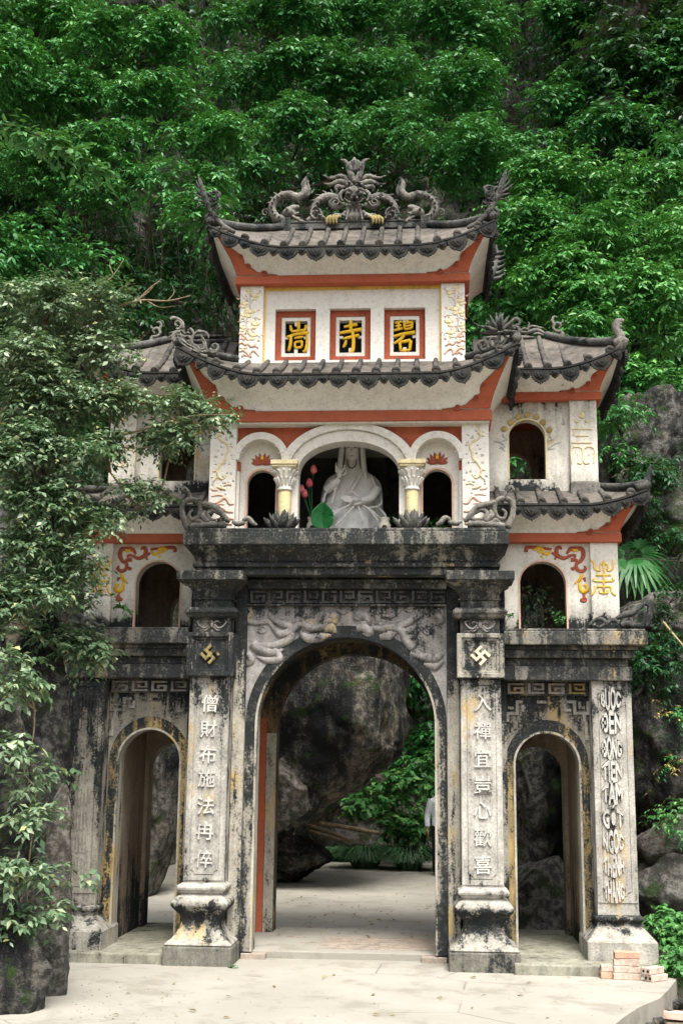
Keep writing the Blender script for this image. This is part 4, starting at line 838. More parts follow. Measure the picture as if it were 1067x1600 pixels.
for q in (-1, 1):
    X = lambda x: 548+q*(x-548)
    st([(X(560), 180), (X(630), 155), (X(680), 172), (X(722), 165)], [34, 30, 20, 4]); st([(X(560), 170), (X(620), 125), (X(680), 138), (X(725), 118)], [30, 26, 18, 4], YR+.04); st([(X(600), 190), (X(650), 185), (X(645), 215)], [26, 26, 6], YR-.03)
    st([(X(605), 200), (X(630), 230), (X(615), 265)], [16, 22, 8], YR-.06)
    st([(X(600), 280), (X(650), 300), (X(680), 275), (X(660), 245)], [26, 34, 30, 14], YR-.02); st([(X(590), 320), (X(620), 345), (X(660), 345), (X(685), 375)], [20, 26, 24, 10], YR-.06)
    st([(X(620), 255), (X(690), 238), (X(745), 262), (X(768), 310), (X(740), 345), (X(720), 375)], [40, 46, 44, 42, 40, 30], YR+.02)
    for i in range(9):      # flame fringe along the coiled body
        a = -170+i*24; x0 = 690+62*math.cos(math.radians(a))*1.15; y0 = 300+66*math.sin(math.radians(a)); st([(X(x0), y0), (X(x0+18*math.cos(math.radians(a-25))), y0+18*math.sin(math.radians(a-25))), (X(x0+42*math.cos(math.radians(a+10))), y0+36*math.sin(math.radians(a+10)))], [16, 13, 3], YR, .8, 3, 5)
    for i in range(11):      # scales
        a = -150+i*24; x0 = 690+72*math.cos(math.radians(a)); y0 = 310+60*math.sin(math.radians(a)); bl(X(x0), y0, 12, 11, .07, YR-.05)
    m.stroke(spi(*Z7(X(757), 330), 38*k, 8*k, 90, 90-q*600, 16), [15*k, 13*k, 9*k], YR-.04, 1., 3, 6)
    m.stroke(spi(*Z7(X(655), 268), 26*k, 6*k, 180, 180+q*500, 12), [11*k, 9*k, 6*k], YR-.10, 1., 3, 6)
    for i in range(4): st([(X(600+i*22), 350+i*6), (X(615+i*26), 338+i*6), (X(632+i*28), 352+i*5)], [10, 14, 5], YR-.09, 1., 3, 5)
carved(part('beast_mask', m, 'carve', roof3, True))
m = MB()
for q in (-1, 1):
    X = lambda x: 548+q*(x-548)
    for dx in (0, 15, 30, 45): st([(X(632+dx), 345), (X(650+dx*1.1), 362), (X(648+dx*1.2), 392)], [14, 18, 8], YR-.11, 1., 3, 5)
part('gilt_claw', m, 'goldold', roof3, True, kind='stuff')
for q in (-1, 1):
    m = MB()
    X = lambda x: x if q < 0 else 1082-x
    st([(X(165), 378), (X(110), 352), (X(90), 300), (X(120), 248), (X(180), 226), (X(235), 242), (X(272), 212), (X(266), 165), (X(280), 126)], [56, 50, 42, 40, 42, 46, 40, 30, 5])
    st([(X(250), 240), (X(290), 225), (X(292), 180), (X(282), 140)], [20, 24, 16, 3], YR+.02)
    bl(X(185), 335, 46, 34, .11); st([(X(175), 318), (X(215), 300), (X(242), 296)], [40, 34, 16], YR-.03); st([(X(180), 348), (X(215), 335), (X(240), 328)], [26, 22, 8], YR-.03); bl(X(172), 310, 9, 8, .04, YR-.10)
    for i in range(8):
        a = 250-i*22; x0 = 152+72*math.cos(math.radians(a)); y0 = 300-72*math.sin(math.radians(a)); st([(X(x0), y0), (X(x0+14*math.cos(math.radians(a))), y0-14*math.sin(math.radians(a))), (X(x0+26*math.cos(math.radians(a+18))), y0-26*math.sin(math.radians(a+18)))], [16, 12, 3], YR, .8, 3, 5)
        bl(X(152+64*math.cos(math.radians(a))), 300-62*math.sin(math.radians(a)), 9, 9, .075, YR-.02)
    for i in range(5): st([(X(200+i*8), 345+i*4), (X(222+i*6), 358+i*4), (X(235+i*8), 350+i*6)], [14, 16, 5], YR-.06)
    m.stroke(spi(*Z7(X(52), 328), 22*k, 5*k, 0 if q < 0 else 180, (0 if q < 0 else 180)-q*480, 12), [12*k, 11*k, 7*k], YR, 1., 3, 6); st([(X(70), 335), (X(105), 345), (X(150), 375)], [16, 22, 26])
    st([(X(120), 392), (X(200), 392), (X(300), 395), (X(370), 385)], [30, 40, 36, 22]); st([(X(280), 375), (X(330), 345), (X(320), 310)], [26, 32, 18]); m.stroke(spi(*Z7(X(330), 335), 36*k, 9*k, 90, 90+q*520, 14), [14*k, 12*k, 8*k], YR-.05, 1., 3, 6)
    carved(part('ridge_dragon', m, 'carve', roof3, True))

# ---- corner ornaments of the roofs (drawn on the right, mirrored to the left)
Z8b = lambda x, y: (680+x/6.153, 240+y/6.153)
m = MB(); YC = -.03; k = 1/6.153
def s8(p, wd, Y=YC, dep=1.0): m.stroke(zs(Z8b, p), [q*k for q in wd], Y, dep, 4, 6)
s8([(300, 720), (420, 650), (510, 560), (560, 480), (585, 420)], [50, 60, 70, 80, 70]); s8([(585, 440), (625, 330), (655, 230), (695, 125)], [75, 70, 55, 6])
for p, wd in (([(600, 420), (680, 390), (735, 380)], [34, 26, 5]), ([(610, 390), (690, 340), (745, 290)], [34, 26, 5]), ([(625, 350), (690, 290), (725, 230)], [30, 24, 5]), ([(640, 300), (690, 230), (705, 170)], [26, 20, 4]), ([(600, 440), (660, 440), (710, 470)], [28, 20, 5]), ([(570, 400), (500, 380), (470, 330), (520, 310), (560, 330)], [50, 50, 40, 34, 12]), ([(560, 430), (500, 430), (475, 400)], [40, 36, 10]), ([(550, 360), (590, 320), (610, 350)], [30, 26, 8]), ([(540, 470), (500, 470), (480, 440)], [26, 22, 6]), ([(560, 520), (600, 560), (580, 620)], [40, 50, 14]), ([(520, 600), (560, 640), (540, 690)], [36, 40, 16]), ([(450, 660), (500, 680), (520, 730)], [40, 44, 30])): s8(p, wd)
for i in range(22):
    a = lrng.uniform(0, 360); x = lrng.gauss(545, 45); y = lrng.gauss(390, 55); m.stroke(spi(*Z8b(x, y), 26*k, 6*k, a, a+380, 8), [12*k, 10*k, 4*k], YC-lrng.uniform(.0, .08), 1., 2, 5)
for o in both('corner_phoenix', m, 'carvedark', parents=(roof3, roof3), smooth=True): carved(o)
# rear corner ornament seen past the right edge of the top roof
m = MB()
for sg in (1,):
    P = RT3.eave('r', 1.); m.tube(cr([P+Vector((-.2, -.2, .0)), P+Vector((0, 0, .1)), P+Vector((.12, .12, .38)), P+Vector((.14, .14, .62))], 4), [.06, .07, .06, .01], 6)
    for i in range(6): m.tube(cr([P+Vector((.05, .05, .1+.07*i)), P+Vector((.17, .1, .14+.07*i)), P+Vector((.25, .12, .22+.06*i))], 3), [.03, .025, .004], 5)
both('rear_corner_phoenix', m, 'carvedark', parents=(roof3, roof3), smooth=True)
# middle roof: big rolled scroll at each corner, lotus flower on the right one
ZM = lambda x, y: (220+x/7.62, 480+y/7.62)
k = 1/7.62; YM = -.5
m = MB()
def s5(p, wd, Y=YM, dep=1.0): m.stroke(zs(ZM, p), [q*k for q in wd], Y, dep, 4, 7)
s5([(480, 290), (410, 310), (390, 370), (430, 440), (540, 520), (680, 570), (800, 590)], [40, 60, 66, 70, 72, 70, 60]); s5([(430, 310), (470, 410), (580, 490), (700, 540)], [20, 26, 28, 20], YM-.06); s5([(470, 300), (520, 410), (640, 480), (740, 540)], [16, 22, 24, 14], YM-.05)
m.stroke(spi(*ZM(440, 205), 60*k, 10*k, 250, 250+420, 14), [44*k, 40*k, 26*k], YM, 1., 3, 7); s5([(350, 150), (380, 130), (420, 130), (500, 180), (510, 260)], [40, 50, 44, 40, 30])
m.stroke(spi(*ZM(880, 470), 62*k, 14*k, 200, 200+380, 14), [44*k, 40*k, 24*k], YM, 1., 3, 7); s5([(690, 540), (800, 530), (880, 540), (930, 500)], [50, 46, 44, 40])
m.stroke(spi(*ZM(715, 470), 50*k, 10*k, 60, 60-420, 14), [34*k, 30*k, 18*k], YM, 1., 3, 7)
for p, wd in (([(640, 500), (610, 400), (650, 310), (740, 290), (800, 330), (810, 380)], [36, 40, 44, 44, 40, 14]), ([(620, 400), (560, 340), (500, 370)], [36, 34, 12]), ([(640, 330), (600, 260), (560, 280)], [40, 40, 16]), ([(700, 320), (760, 400), (790, 520)], [26, 34, 22]), ([(660, 320), (690, 280), (760, 300)], [30, 34, 14]), ([(600, 500), (590, 420), (600, 340)], [26, 26, 10]), ([(720, 360), (750, 430), (740, 490)], [22, 24, 12])): s5(p, wd)
carved(part('corner_scroll', m, 'carve', roof2, True), .010)
ZC = lambda x, y: (730+x/6.276, 470+y/6.276)
m = MB(); k = 1/6.276
def s6(p, wd, Y=YM, dep=1.0): m.stroke(zs(ZC, p), [q*k for q in wd], Y, dep, 4, 7)
for i, a in enumerate(range(-100, 101, 22)):      # open lotus seen from the front
    t = math.radians(a); L = 190-abs(a)*.25; cx, cy = 320, 290
    s6([(cx+20*math.sin(t), cy-10*math.cos(t)), (cx+L*.55*math.sin(t)-10*math.cos(t), cy-L*.5*math.cos(t)), (cx+L*math.sin(t), cy-L*.95*math.cos(t)-20*abs(math.sin(t)))], [30, 46, 6], YM-.04*(i % 2))
s6([(325, 260), (322, 190), (326, 110)], [56, 74, 8], YM-.08); s6([(326, 230), (326, 170), (326, 140)], [20, 30, 6], YM-.13)
s6([(500, 310), (490, 390), (400, 450), (280, 500), (120, 560), (60, 590)], [60, 66, 70, 64, 60, 50]); m.stroke(spi(*ZC(480, 220), 62*k, 12*k, 260, 260-400, 14), [48*k, 42*k, 24*k], YM, 1., 3, 7); s6([(440, 250), (500, 270), (510, 320)], [40, 46, 50])
m.stroke(spi(*ZC(155, 430), 58*k, 14*k, 300, 300-400, 14), [40*k, 36*k, 22*k], YM, 1., 3, 7); m.stroke(spi(*ZC(270, 410), 60*k, 14*k, 120, 120+400, 14), [34*k, 30*k, 20*k], YM, 1., 3, 7); s6([(330, 300), (300, 370), (250, 470)], [36, 40, 30]); s6([(340, 310), (380, 380), (330, 450)], [30, 36, 26]); s6([(400, 300), (430, 360), (400, 430)], [26, 30, 20])
s6([(320, 240), (200, 260), (120, 250), (60, 215)], [34, 36, 30, 8])
carved(part('corner_lotus', m, 'carvedark', roof2, True), .010)
# wing ridges: bar, leafy crest, S-shaped tail; upturned tip at the outer corner
for s in (1, -1):
    m = MB(); zt = RW2[1].zt
    m.box(1.40, 2.30, .87, .99, zt-.02, zt+.05); m.box(1.40, 2.26, .86, 1.0, zt+.05, zt+.10)
    for p, wd in (([(820, 375), (880, 380), (925, 350), (920, 305), (870, 300), (840, 260), (870, 215), (915, 240), (890, 275)], [40, 60, 58, 44, 40, 36, 34, 32, 14]), ([(850, 240), (830, 190), (850, 155), (880, 165)], [36, 36, 30, 8]), ([(885, 230), (930, 210), (930, 180)], [20, 24, 8]), ([(560, 340), (620, 300), (700, 290), (780, 340)], [40, 50, 46, 24]), ([(580, 290), (620, 250), (690, 260), (755, 268)], [26, 34, 30, 5]), ([(590, 260), (605, 225), (590, 205)], [24, 22, 5]), ([(640, 330), (700, 320), (760, 345)], [30, 34, 20]), ([(520, 290), (560, 270), (600, 290)], [26, 30, 12])):
        m.stroke(zs(ZC, p), [q*k for q in wd], .93, 1., 4, 6)
    if s < 0: m = m.mirrored()
    carved(part('wing_ridge', m, 'carve', wr2[s], True), .010)
    m = MB(); E1 = RW2[1].eave('f', 1.)
    m.tube(cr([RW2[1].surf('f', .96, .03, .04), E1+Vector((0, 0, .05)), U(964, 548, -.02), U(969, 530, -.02), U(962, 512, -.02), U(965, 503, -.02), U(974, 501, -.02)], 4), [.055, .06, .062, .058, .05, .045, .02], 7)
    for a, b in ((.0, .02), (.03, -.02), (.06, .02)): m.ball(U(966, 512, -.02)+Vector((b*.6, -.03, a*.6)), .025, .02, .025, 7, 5)
    if s < 0: m = m.mirrored()
    part('roof_tip', m, 'carve', wr2[s], True)
    m = MB(); E1 = RW1[1].eave('f', 1.)
    m.tube(cr([RW1[1].surf('f', .95, .03, .04), E1+Vector((0, 0, .04)), U(1009, 755, -.15), U(1014, 738, -.15), U(1016, 725, -.15)], 4), [.05, .05, .042, .03, .006], 7)
    if s < 0: m = m.mirrored()
    part('roof_tip', m, 'carvedark', wr1[s], True)

# ================================================================== ROCK
def sm(x, a, b): t = max(0., min(1., (x-a)/(b-a))); return t*t*(3-2*t)
def fbm(p, o=5, h=.9): return noise.fractal(p, h, 2.1, o)
def cliff_y(x, z):
    side = sm(x, 3.2, 5.)*(13.3-7.5*sm(z, 4.8, 7.5))+sm(-x, 3.6, 5.4)*(13.3-7.*sm(z, 4.4, 6.8))
    return 16.8-side+.12*max(0, z-4)
m = MB()
def cf(u, v):
    x = -13+27*u; z = -.6+26*v**1.15; y = cliff_y(x, z); p = Vector((x, y, z))
    d = .75*fbm(p*.55)+.30*noise.ridged_multi_fractal(Vector((x*.9, y*.5, z*.55)), .9, 2.1, 5, 1., 2.)-.35*noise.cell(Vector((x*.8, z*.9, 3.)))
    return (x+.2*fbm(p*.9+Vector((9, 0, 0))), y-d*.8, z+.12*fbm(p*1.2))
m.grid(cf, 190, 170); m.build('cliff', 'cliffrock', kind='structure', smooth=True)

def rock(name, label, c, R, seed, mat='rock', sub=5, cuts=9, rough=.22, group=None, cutlo=.62, planes=(), sq=0.):
    cuts = cuts*2+4; rough *= .62; cutlo -= .08
    bm = bmesh.new(); bmesh.ops.create_icosphere(bm, subdivisions=sub, radius=1.); rg = random.Random(seed); pl = []
    for i in range(cuts): n = Vector((rg.gauss(0, 1), rg.gauss(0, 1), rg.gauss(0, 1))).normalized(); pl.append((n, rg.uniform(cutlo, .92)))
    pl += [(Vector(n).normalized(), d) for n, d in planes]
    R = Vector(R); o = Vector((seed*3.7, seed*1.3, -seed)); sc = 1/max(R)
    for v in bm.verts:
        p = v.co.copy()
        if sq: p = p.lerp(p/max(abs(p.x), abs(p.y), abs(p.z)), sq)
        for n, d in pl:
            e = p.dot(n)-d
            if e > 0: p -= n*e*.93
        q = Vector((p.x*R.x, p.y*R.y, p.z*R.z)); d = rough*fbm(q*1.3*sc*1.6+o)+rough*.35*noise.ridged_multi_fractal(q*3.2*sc+o, .9, 2.2, 5, 1., 2.)-rough*.3+rough*.12*fbm(q*7+o)
        q = q*(1+d*.8); nn = p.normalized(); dv = noise.voronoi(q*1.9+o)[0]; q -= nn*(.16*max(0, .30-(dv[1]-dv[0]))*min(1., min(R)*1.4)); dv = noise.voronoi(Vector((q.x*5, q.y*5, q.z*2.6))+o)[0]; q += nn*(.055*min(1., min(R)*1.5)*(dv[0]-.4)+.02*fbm(q*9+o))
        v.co = q
    me = bpy.data.meshes.new(name); bm.to_mesh(me); bm.free(); me.materials.append(MT[mat]); me.polygons.foreach_set('use_smooth', [True]*len(me.polygons))
    ob = link(name, me, label=label, cat='rock', group=group); ob.location = c; return ob
BR = 'limestone rocks round the gate'
# foreground left, standing in front of the left wing
rock('foreground_rock', 'pale grey upright slab of limestone nearest the pavement at lower left', U(80, 1440, -2.2), (.27, .35, 1.8), 4, 'rock', 6, 14, .30, BR, .55, (), .4)
rock('foreground_rock', 'tall dark limestone outcrop behind the pale slab, beside the left wing', U(62, 1240, -1.2), (.40, .55, 2.4), 12, 'rockdark', 6, 14, .26, BR, .55)
rock('foreground_rock', 'black rock at the bottom left corner of the picture', U(-12, 1560, -2.9), (.62, .6, 1.5), 9, 'rockdark', 6, 12, .30, BR, .55, (), .4)
rock('foreground_rock', 'dark rock mass under the trailing shrub at the left edge', U(-30, 1240, -2.0), (.72, .6, 2.7), 15, 'rockdark', 6, 14, .30, BR, .55, (), .3)
# behind the arches
_hx = U(622, 1150, 6.6).x; _hz = U(500, 1290, 6.6).z
rock('overhanging_rock', 'huge hanging limestone mass seen through the central arch', Vector((_hx-1.5, 7.8, _hz+2.5)), (1.62, 1.5, 2.6), 21, 'rockwarm', 6, 2, .13, BR, .95, (((.42, -.1, -.9), .84), ((1, -.25, 0), .93)), .75)
rock('overhanging_rock', 'dark upper face of the hanging limestone filling the top of the central arch', Vector((-.9, 8.9, 4.9)), (2.1, 1.6, 1.5), 23, 'rockdark', 5, 5, .18, BR, .8)
rock('passage_boulder', 'grey boulder under the hanging rock behind the arch left jamb', U(440, 1235, 7.4), (.62, .8, .95), 31, 'rock', 5, 9, .15, BR)
rock('passage_boulder', 'brown rock foot spreading on the pavement behind the central arch', U(462, 1350, 9.0)+Vector((-.25, 0, .05)), (.95, .8, .55), 35, 'rockwarm', 5, 10, .2, BR)
rock('passage_boulder', 'dark rock pillar standing between brown rock foot and hanging mass', U(450, 1330, 9.2)+Vector((-.5, .4, .6)), (.7, .7, 1.3), 37, 'rockdark', 5, 8, .2, BR)
rock('passage_boulder', 'tall pale grey rock seen through the left side arch', Vector((-3.6, 6.2, 1.6)), (.75, 1., 2.4), 41, 'rock', 5, 8, .2, BR)
rock('passage_boulder', 'dark rock filling the back of the left side arch', Vector((-4.6, 5.0, 1.6)), (1.2, 1.3, 2.6), 43, 'rockdark', 5, 8, .2, BR)
rock('passage_boulder', 'sloping dark boulder low in the right side arch', U(850, 1440, 3.0)+Vector((-.1, .3, 0)), (.75, .8, .8), 47, 'rock', 5, 9, .16, BR)
rock('passage_boulder', 'tall dark leaning rock filling the right side arch', Vector((2.5, 4.7, 2.2)), (.8, .9, 2.3), 51, 'rockdark', 6, 8, .2, BR)
rock('passage_boulder', 'upright grey slab rock in the right side arch beside the jamb', Vector((3.05, 4.0, 2.0)), (.5, .7, 1.8), 53, 'rock', 5, 8, .2, BR)
# right of the gate
rock('side_rock', 'large dark rock face with dry creeper right of the lettered pilaster', U(1062, 1180, 1.5), (1.05, 1.0, 1.65), 61, 'rockdark', 6, 9, .22, BR)
rock('side_rock', 'grey angular boulder halfway up beside the lettered pilaster', U(1050, 1325, 1.0), (.62, .7, .42), 63, 'rock', 5, 10, .15, BR)
rock('side_rock', 'grey boulder resting on the ground behind the green herbs', U(1045, 1395, .8), (.60, .6, .52), 67, 'rock', 5, 10, .14, BR)
rock('side_rock', 'layered pale rock ledge under the palm', U(1040, 975, 2.2), (1.1, .9, .42), 71, 'cliffrock', 6, 9, .28, BR, .62, (), .6)
rock('side_rock', 'pale rock ledge below the layered one beside the wing cornice', U(1075, 1055, 1.9), (.9, .9, .48), 73, 'cliffrock', 6, 9, .28, BR, .62, (), .6)
rock('side_rock', 'white streaked rock below the right hand tree', U(1010, 705, 3.4), (.85, .7, .8), 77, 'rockdark', 6, 9, .30, BR, .62, (), .6)
rock('side_rock', 'mossy rock shoulder above the palm', U(1050, 800, 2.9), (.85, .8, .8), 79, 'cliffrock', 5, 9, .2, BR)
for i, (px, py, r) in enumerate(((1040, 1585, .10), (1058, 1570, .08), (1030, 1598, .07), (1064, 1545, .09), (1015, 1604, .06))):
    rock('rubble_stone', ('largest grey rubble stone beside the broken pavement edge', 'small grey rubble stone by the lying brick', 'flat rubble stone at the bottom edge near the brick', 'rubble stone beneath the end of the bamboo pole', 'smallest rubble stone at the bottom against the pavement edge')[i], G(px, py, -.17), (r*1.3, r, r*.8), 90+i, 'rock', 3, 9, .12, 'rubble stones')

# ================================================================== PLANTS
def norm(a): return a/np.maximum(1e-9, np.linalg.norm(a, axis=1, keepdims=True))
def leaf_mesh(name, P, D, N, L, W, mat, bend=.12, six=False):
    n = len(P); D = norm(D); S = norm(np.cross(D, N)); N = np.cross(S, D); L = L[:, None]; W = W[:, None]
    tip = P+D*L-N*L*bend; a = P+D*L*.42+S*W+N*L*.04; b = P+D*L*.42-S*W+N*L*.04; mid = P+D*L*.45-N*L*.03
    co = np.stack([P, a, tip, b, mid], 1).reshape(-1, 3)
    i = np.arange(n)[:, None]*5; tri = np.concatenate([i+np.array([[0, 1, 4]]), i+np.array([[1, 2, 4]]), i+np.array([[4, 2, 3]]), i+np.array([[0, 4, 3]])], 1).reshape(-1)
    me = bpy.data.meshes.new(name); me.vertices.add(n*5); me.vertices.foreach_set('co', co.ravel().astype(np.float32))
    nt_ = n*4; me.loops.add(nt_*3); me.loops.foreach_set('vertex_index', tri.astype(np.int32)); me.polygons.add(nt_)
    me.polygons.foreach_set('loop_start', np.arange(nt_, dtype=np.int32)*3)
    at = me.attributes.new('rnd', 'FLOAT', 'POINT'); r = RNG.random(n); at.data.foreach_set('value', np.repeat(r, 5).astype(np.float32))
    me.materials.append(MT[mat]); me.update(calc_edges=True); return me
def sprays(B, T, length, nl, leaf, wr, droop=.5, ldown=.35, spread=.8):
    """leaf data for twigs starting at B pointing along T"""
    n = len(B); T = norm(T); up = np.array([0, 0, 1.]); k = (np.arange(nl)+.6)/nl
    s = length[:, None]*k[None, :]
    pos = B[:, None, :]+T[:, None, :]*s[..., None]; pos[..., 2] -= droop*s**2/np.maximum(.05, length[:, None])
    tg = T[:, None, :]*np.ones((1, nl, 1)); tg[..., 2] -= 2*droop*k[None, :]; tg /= np.linalg.norm(tg, axis=2, keepdims=True)
    sd = np.cross(tg, up); sd /= np.maximum(.05, np.linalg.norm(sd, axis=2, keepdims=True)); sg = np.where(np.arange(nl) % 2, 1., -1.)[None, :, None]
    D = tg*.55+sd*sg*spread+RNG.normal(0, .22, (n, nl, 3)); D[..., 2] -= ldown
    N = RNG.normal(0, .38, (n, nl, 3)); N[..., 2] += 1.; N += T[:, None, :]*.25
    L = leaf*RNG.uniform(.65, 1.25, (n, nl)); f = lambda a: a.reshape(-1, 3)
    return f(pos), f(D), f(N), L.ravel(), (L*wr*RNG.uniform(.8, 1.2, (n, nl))).ravel()
def unit(n, zb=0., yb=0.):
    v = RNG.normal(0, 1, (n, 3)); v[:, 2] += zb; v[:, 1] += yb; return norm(v)
def mass_leaves(c, R, nclump, rc, nsp, leaf, nl=9, wr=.2, slen=.34, droop=.45, ldown=.35, flat=.6, yb=-.55, zb=.45):
    """an ellipsoidal bough: clumps over its outside, each clump a cushion of drooping leafy twigs"""
    cc = np.array(c)[None, :]+unit(nclump, zb, yb)*np.array(R)[None, :]*RNG.uniform(.55, 1.0, (nclump, 1))
    rr = rc*RNG.uniform(.65, 1.35, nclump); B = np.repeat(cc, nsp, 0); d = unit(nclump*nsp, .35, -.25); r = np.repeat(rr, nsp)[:, None]
    off = d*r*RNG.uniform(.15, .85, (nclump*nsp, 1)); off[:, 2] *= flat; B = B+off
    T = d+RNG.normal(0, .25, d.shape); T[:, 2] = T[:, 2]*.7+.10
    return sprays(B, T, slen*RNG.uniform(.6, 1.3, len(B)), nl, leaf, wr, droop, ldown), cc
def cat(parts): return [np.concatenate([p[i] for p in parts]) for i in range(5)]
TREE_N = [0]
def tree(name, label, masses, root, mat, leaf, Y, group=None, rc=.5, nsp=30, dens=1., nl=9, wr=.2, slen=.34, twigr=.012, trunk_r=.11, barkm='bark', depth=.9, droop=.45, cat_='tree', ldown=.35, twigs=True, limb_dir=None, flat=.6):
    t = empty(name, root, label, cat_, group); parts = []; tw = MB(); root = Vector(root)
    cen = []
    for px, py, rx, ry, *yy in masses:
        y0 = yy[0] if yy else Y; k = mpp(y0); c = U(px, py, y0); R = (rx*k, depth*min(rx, ry)*k+.2, ry*k); cen.append(c)
        n = max(3, int(dens*rx*ry*k*k*3.2/(rc*rc)))
        L, cc = mass_leaves(c, R, n, rc, nsp, leaf, nl, wr, slen, droop, ldown, flat); parts.append(L)
        if twigs:
            for q in cc[::2]:
                q = Vector(q); mid = c.lerp(q, .5)+Vector((0, .05, -.06)); tw.tube(cr([c+Vector((0, .25, -.1)), mid, q], 3), [twigr*2, twigr*1.2, twigr*.5], 4)
    P, D, N, L, W = cat(parts); o = np.array(root); me = leaf_mesh('crown', P-o, D, N, L, W, mat)
    link('crown', me, t)
    # trunk and limbs
    tr = MB(); cm = sum(cen, Vector())/len(cen); fork = root.lerp(cm, .5)+Vector((0, .5, -.2))
    tr.tube([p-root for p in cr([root, root.lerp(fork, .5)+Vector((.12, 0, 0)), fork], 5)], [trunk_r, trunk_r*.8, trunk_r*.7], 9)
    link('trunk', tr.mesh('trunk', barkm, True), t)
    for c in cen:      # a limb springs from the nearest bough that is closer to the fork
        near = [q for q in cen if (q-fork).length < (c-fork).length-.05 and (q-c).length < .8*(c-fork).length]
        src = min(near, key=lambda q: (q-c).length)+Vector((0, .2, -.1)) if near else fork
        lb = MB(); mid = src.lerp(c, .5)+Vector((random.uniform(-.2, .2), .25, -.25))*min(1., (c-src).length*.6); lb.tube([p-root for p in cr([src, mid, c+Vector((0, .2, -.1))], 5)], [trunk_r*.5, trunk_r*.32, twigr*2], 7); link('limb', lb.mesh('limb', barkm, True), t)
    if twigs and tw.v:
        tw.v = [tuple(Vector(v)-root) for v in tw.v]; link('twigs', tw.mesh('twigs', barkm, True, False), t, kind='stuff')
    return t
TG = 'trees on the cliff behind the gate'
def croot(x, z): return (x, cliff_y(x, z)+.1, z)
tree('fig_tree', 'broad leafy tree filling the upper left behind the roofs', [(50, 50, 120, 60, 9.), (200, 85, 140, 65, 8.6), (90, 165, 120, 55, 8.2), (250, 175, 110, 50, 7.8), (340, 235, 90, 40, 7.2), (180, 250, 110, 40, 7.2), (60, 270, 90, 45, 7.2), (300, 290, 70, 36, 6.2), (312, 345, 34, 26, 4.6), (20, 120, 70, 60, 7.6), (130, 320, 60, 26, 7.0)], croot(-5.4, 6.4), 'leafA', .118, 5.5, TG, .42, 42, 1.1, 9, .2, .32, flat=.42)
tree('fig_tree', 'dense tree directly above the top roof ridge', [(560, 30, 150, 60, 12.5), (430, 45, 90, 55, 11.5), (700, 50, 110, 65, 11.8), (500, 125, 110, 50, 10.8), (620, 135, 120, 55, 10.8), (730, 150, 90, 60, 10.4), (470, 205, 80, 42, 9.8), (590, 215, 110, 45, 9.6), (690, 255, 90, 50, 9.0), (760, 240, 55, 55, 8.6), (420, 285, 50, 36, 9.4), (380, 130, 50, 50, 11.)], (.6, 16.2, 6.5), 'leafB', .132, 7, TG, .48, 42, 1.1, 9, .2, .36, flat=.42)
tree('fig_tree', 'bright green tree on the right overhanging the wing roof', [(870, 300, 110, 45, 7.4), (990, 305, 100, 50, 7.4), (840, 365, 80, 50, 6.8), (940, 380, 105, 55, 6.4), (1040, 395, 70, 65, 6.4), (860, 450, 90, 45, 6.0), (960, 475, 105, 55, 5.6), (1040, 505, 50, 65, 5.4), (900, 530, 75, 36, 5.2), (980, 570, 75, 40, 4.8), (1035, 610, 45, 40, 4.6)], croot(5.4, 5.2), 'leafC', .112, 4.5, TG, .40, 42, 1.15, 9, .2, .30, flat=.42)
tree('hill_tree', 'shaded tree in the upper right corner behind the bright one', [(880, 50, 80, 55, 13.5), (990, 40, 110, 55, 13.), (1050, 120, 70, 70, 12.2), (940, 140, 90, 40, 12.8), (860, 180, 60, 45, 12.4), (980, 210, 100, 42, 11.4), (1060, 250, 50, 45, 10.4), (840, 245, 50, 36, 11.)], croot(6.2, 9.), 'leafB', .15, 9, TG, .56, 34, 1.3)
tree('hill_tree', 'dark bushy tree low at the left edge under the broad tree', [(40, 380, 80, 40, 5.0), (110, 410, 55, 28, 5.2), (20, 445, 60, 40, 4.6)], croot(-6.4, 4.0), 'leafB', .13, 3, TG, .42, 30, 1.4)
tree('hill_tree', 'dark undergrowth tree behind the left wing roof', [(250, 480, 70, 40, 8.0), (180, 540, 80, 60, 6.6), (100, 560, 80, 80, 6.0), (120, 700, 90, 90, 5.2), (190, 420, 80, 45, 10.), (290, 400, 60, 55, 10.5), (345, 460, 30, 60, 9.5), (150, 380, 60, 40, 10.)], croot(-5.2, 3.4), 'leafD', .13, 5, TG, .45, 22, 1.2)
tree('hill_tree', 'leafy growth showing between the right wing and the top roof', [(780, 420, 60, 60, 8.6), (800, 520, 60, 50, 7.8), (830, 690, 50, 60, 6.6), (745, 500, 30, 40, 8.), (990, 650, 50, 30, 4.6), (900, 600, 60, 40, 6.2)], croot(3.9, 4.6), 'leafA', .13, 5, TG, .42, 28, 1.4)
# the overgrown cliff itself: a blanket of leaves nobody could count
hc = []
for i in range(1250):
    px = random.uniform(-260, 1330); py = random.uniform(-110, 640); Y = 3.
    if 120 < px < 380 and 350 < py < 560 and random.random() < .65: continue
    while Y < 22:
        p = U(px, py, Y)
        if Y > cliff_y(p.x, p.z)-.75: break
        Y += .3
    hc.append(tuple(p))
hc = np.array(hc); B = np.repeat(hc, 16, 0); d = unit(len(B), .3, -.7); B = B+d*RNG.uniform(.1, .75, (len(B), 1))*np.array([[1, 1, .7]])
Ls = sprays(B, d, .42*RNG.uniform(.6, 1.3, len(B)), 8, .165, .21, .45, .35)
link('hill_foliage', leaf_mesh('hill_foliage', *Ls, 'leafD'), label='mass of leaves clothing the cliff behind the trees', cat='foliage', kind='stuff')
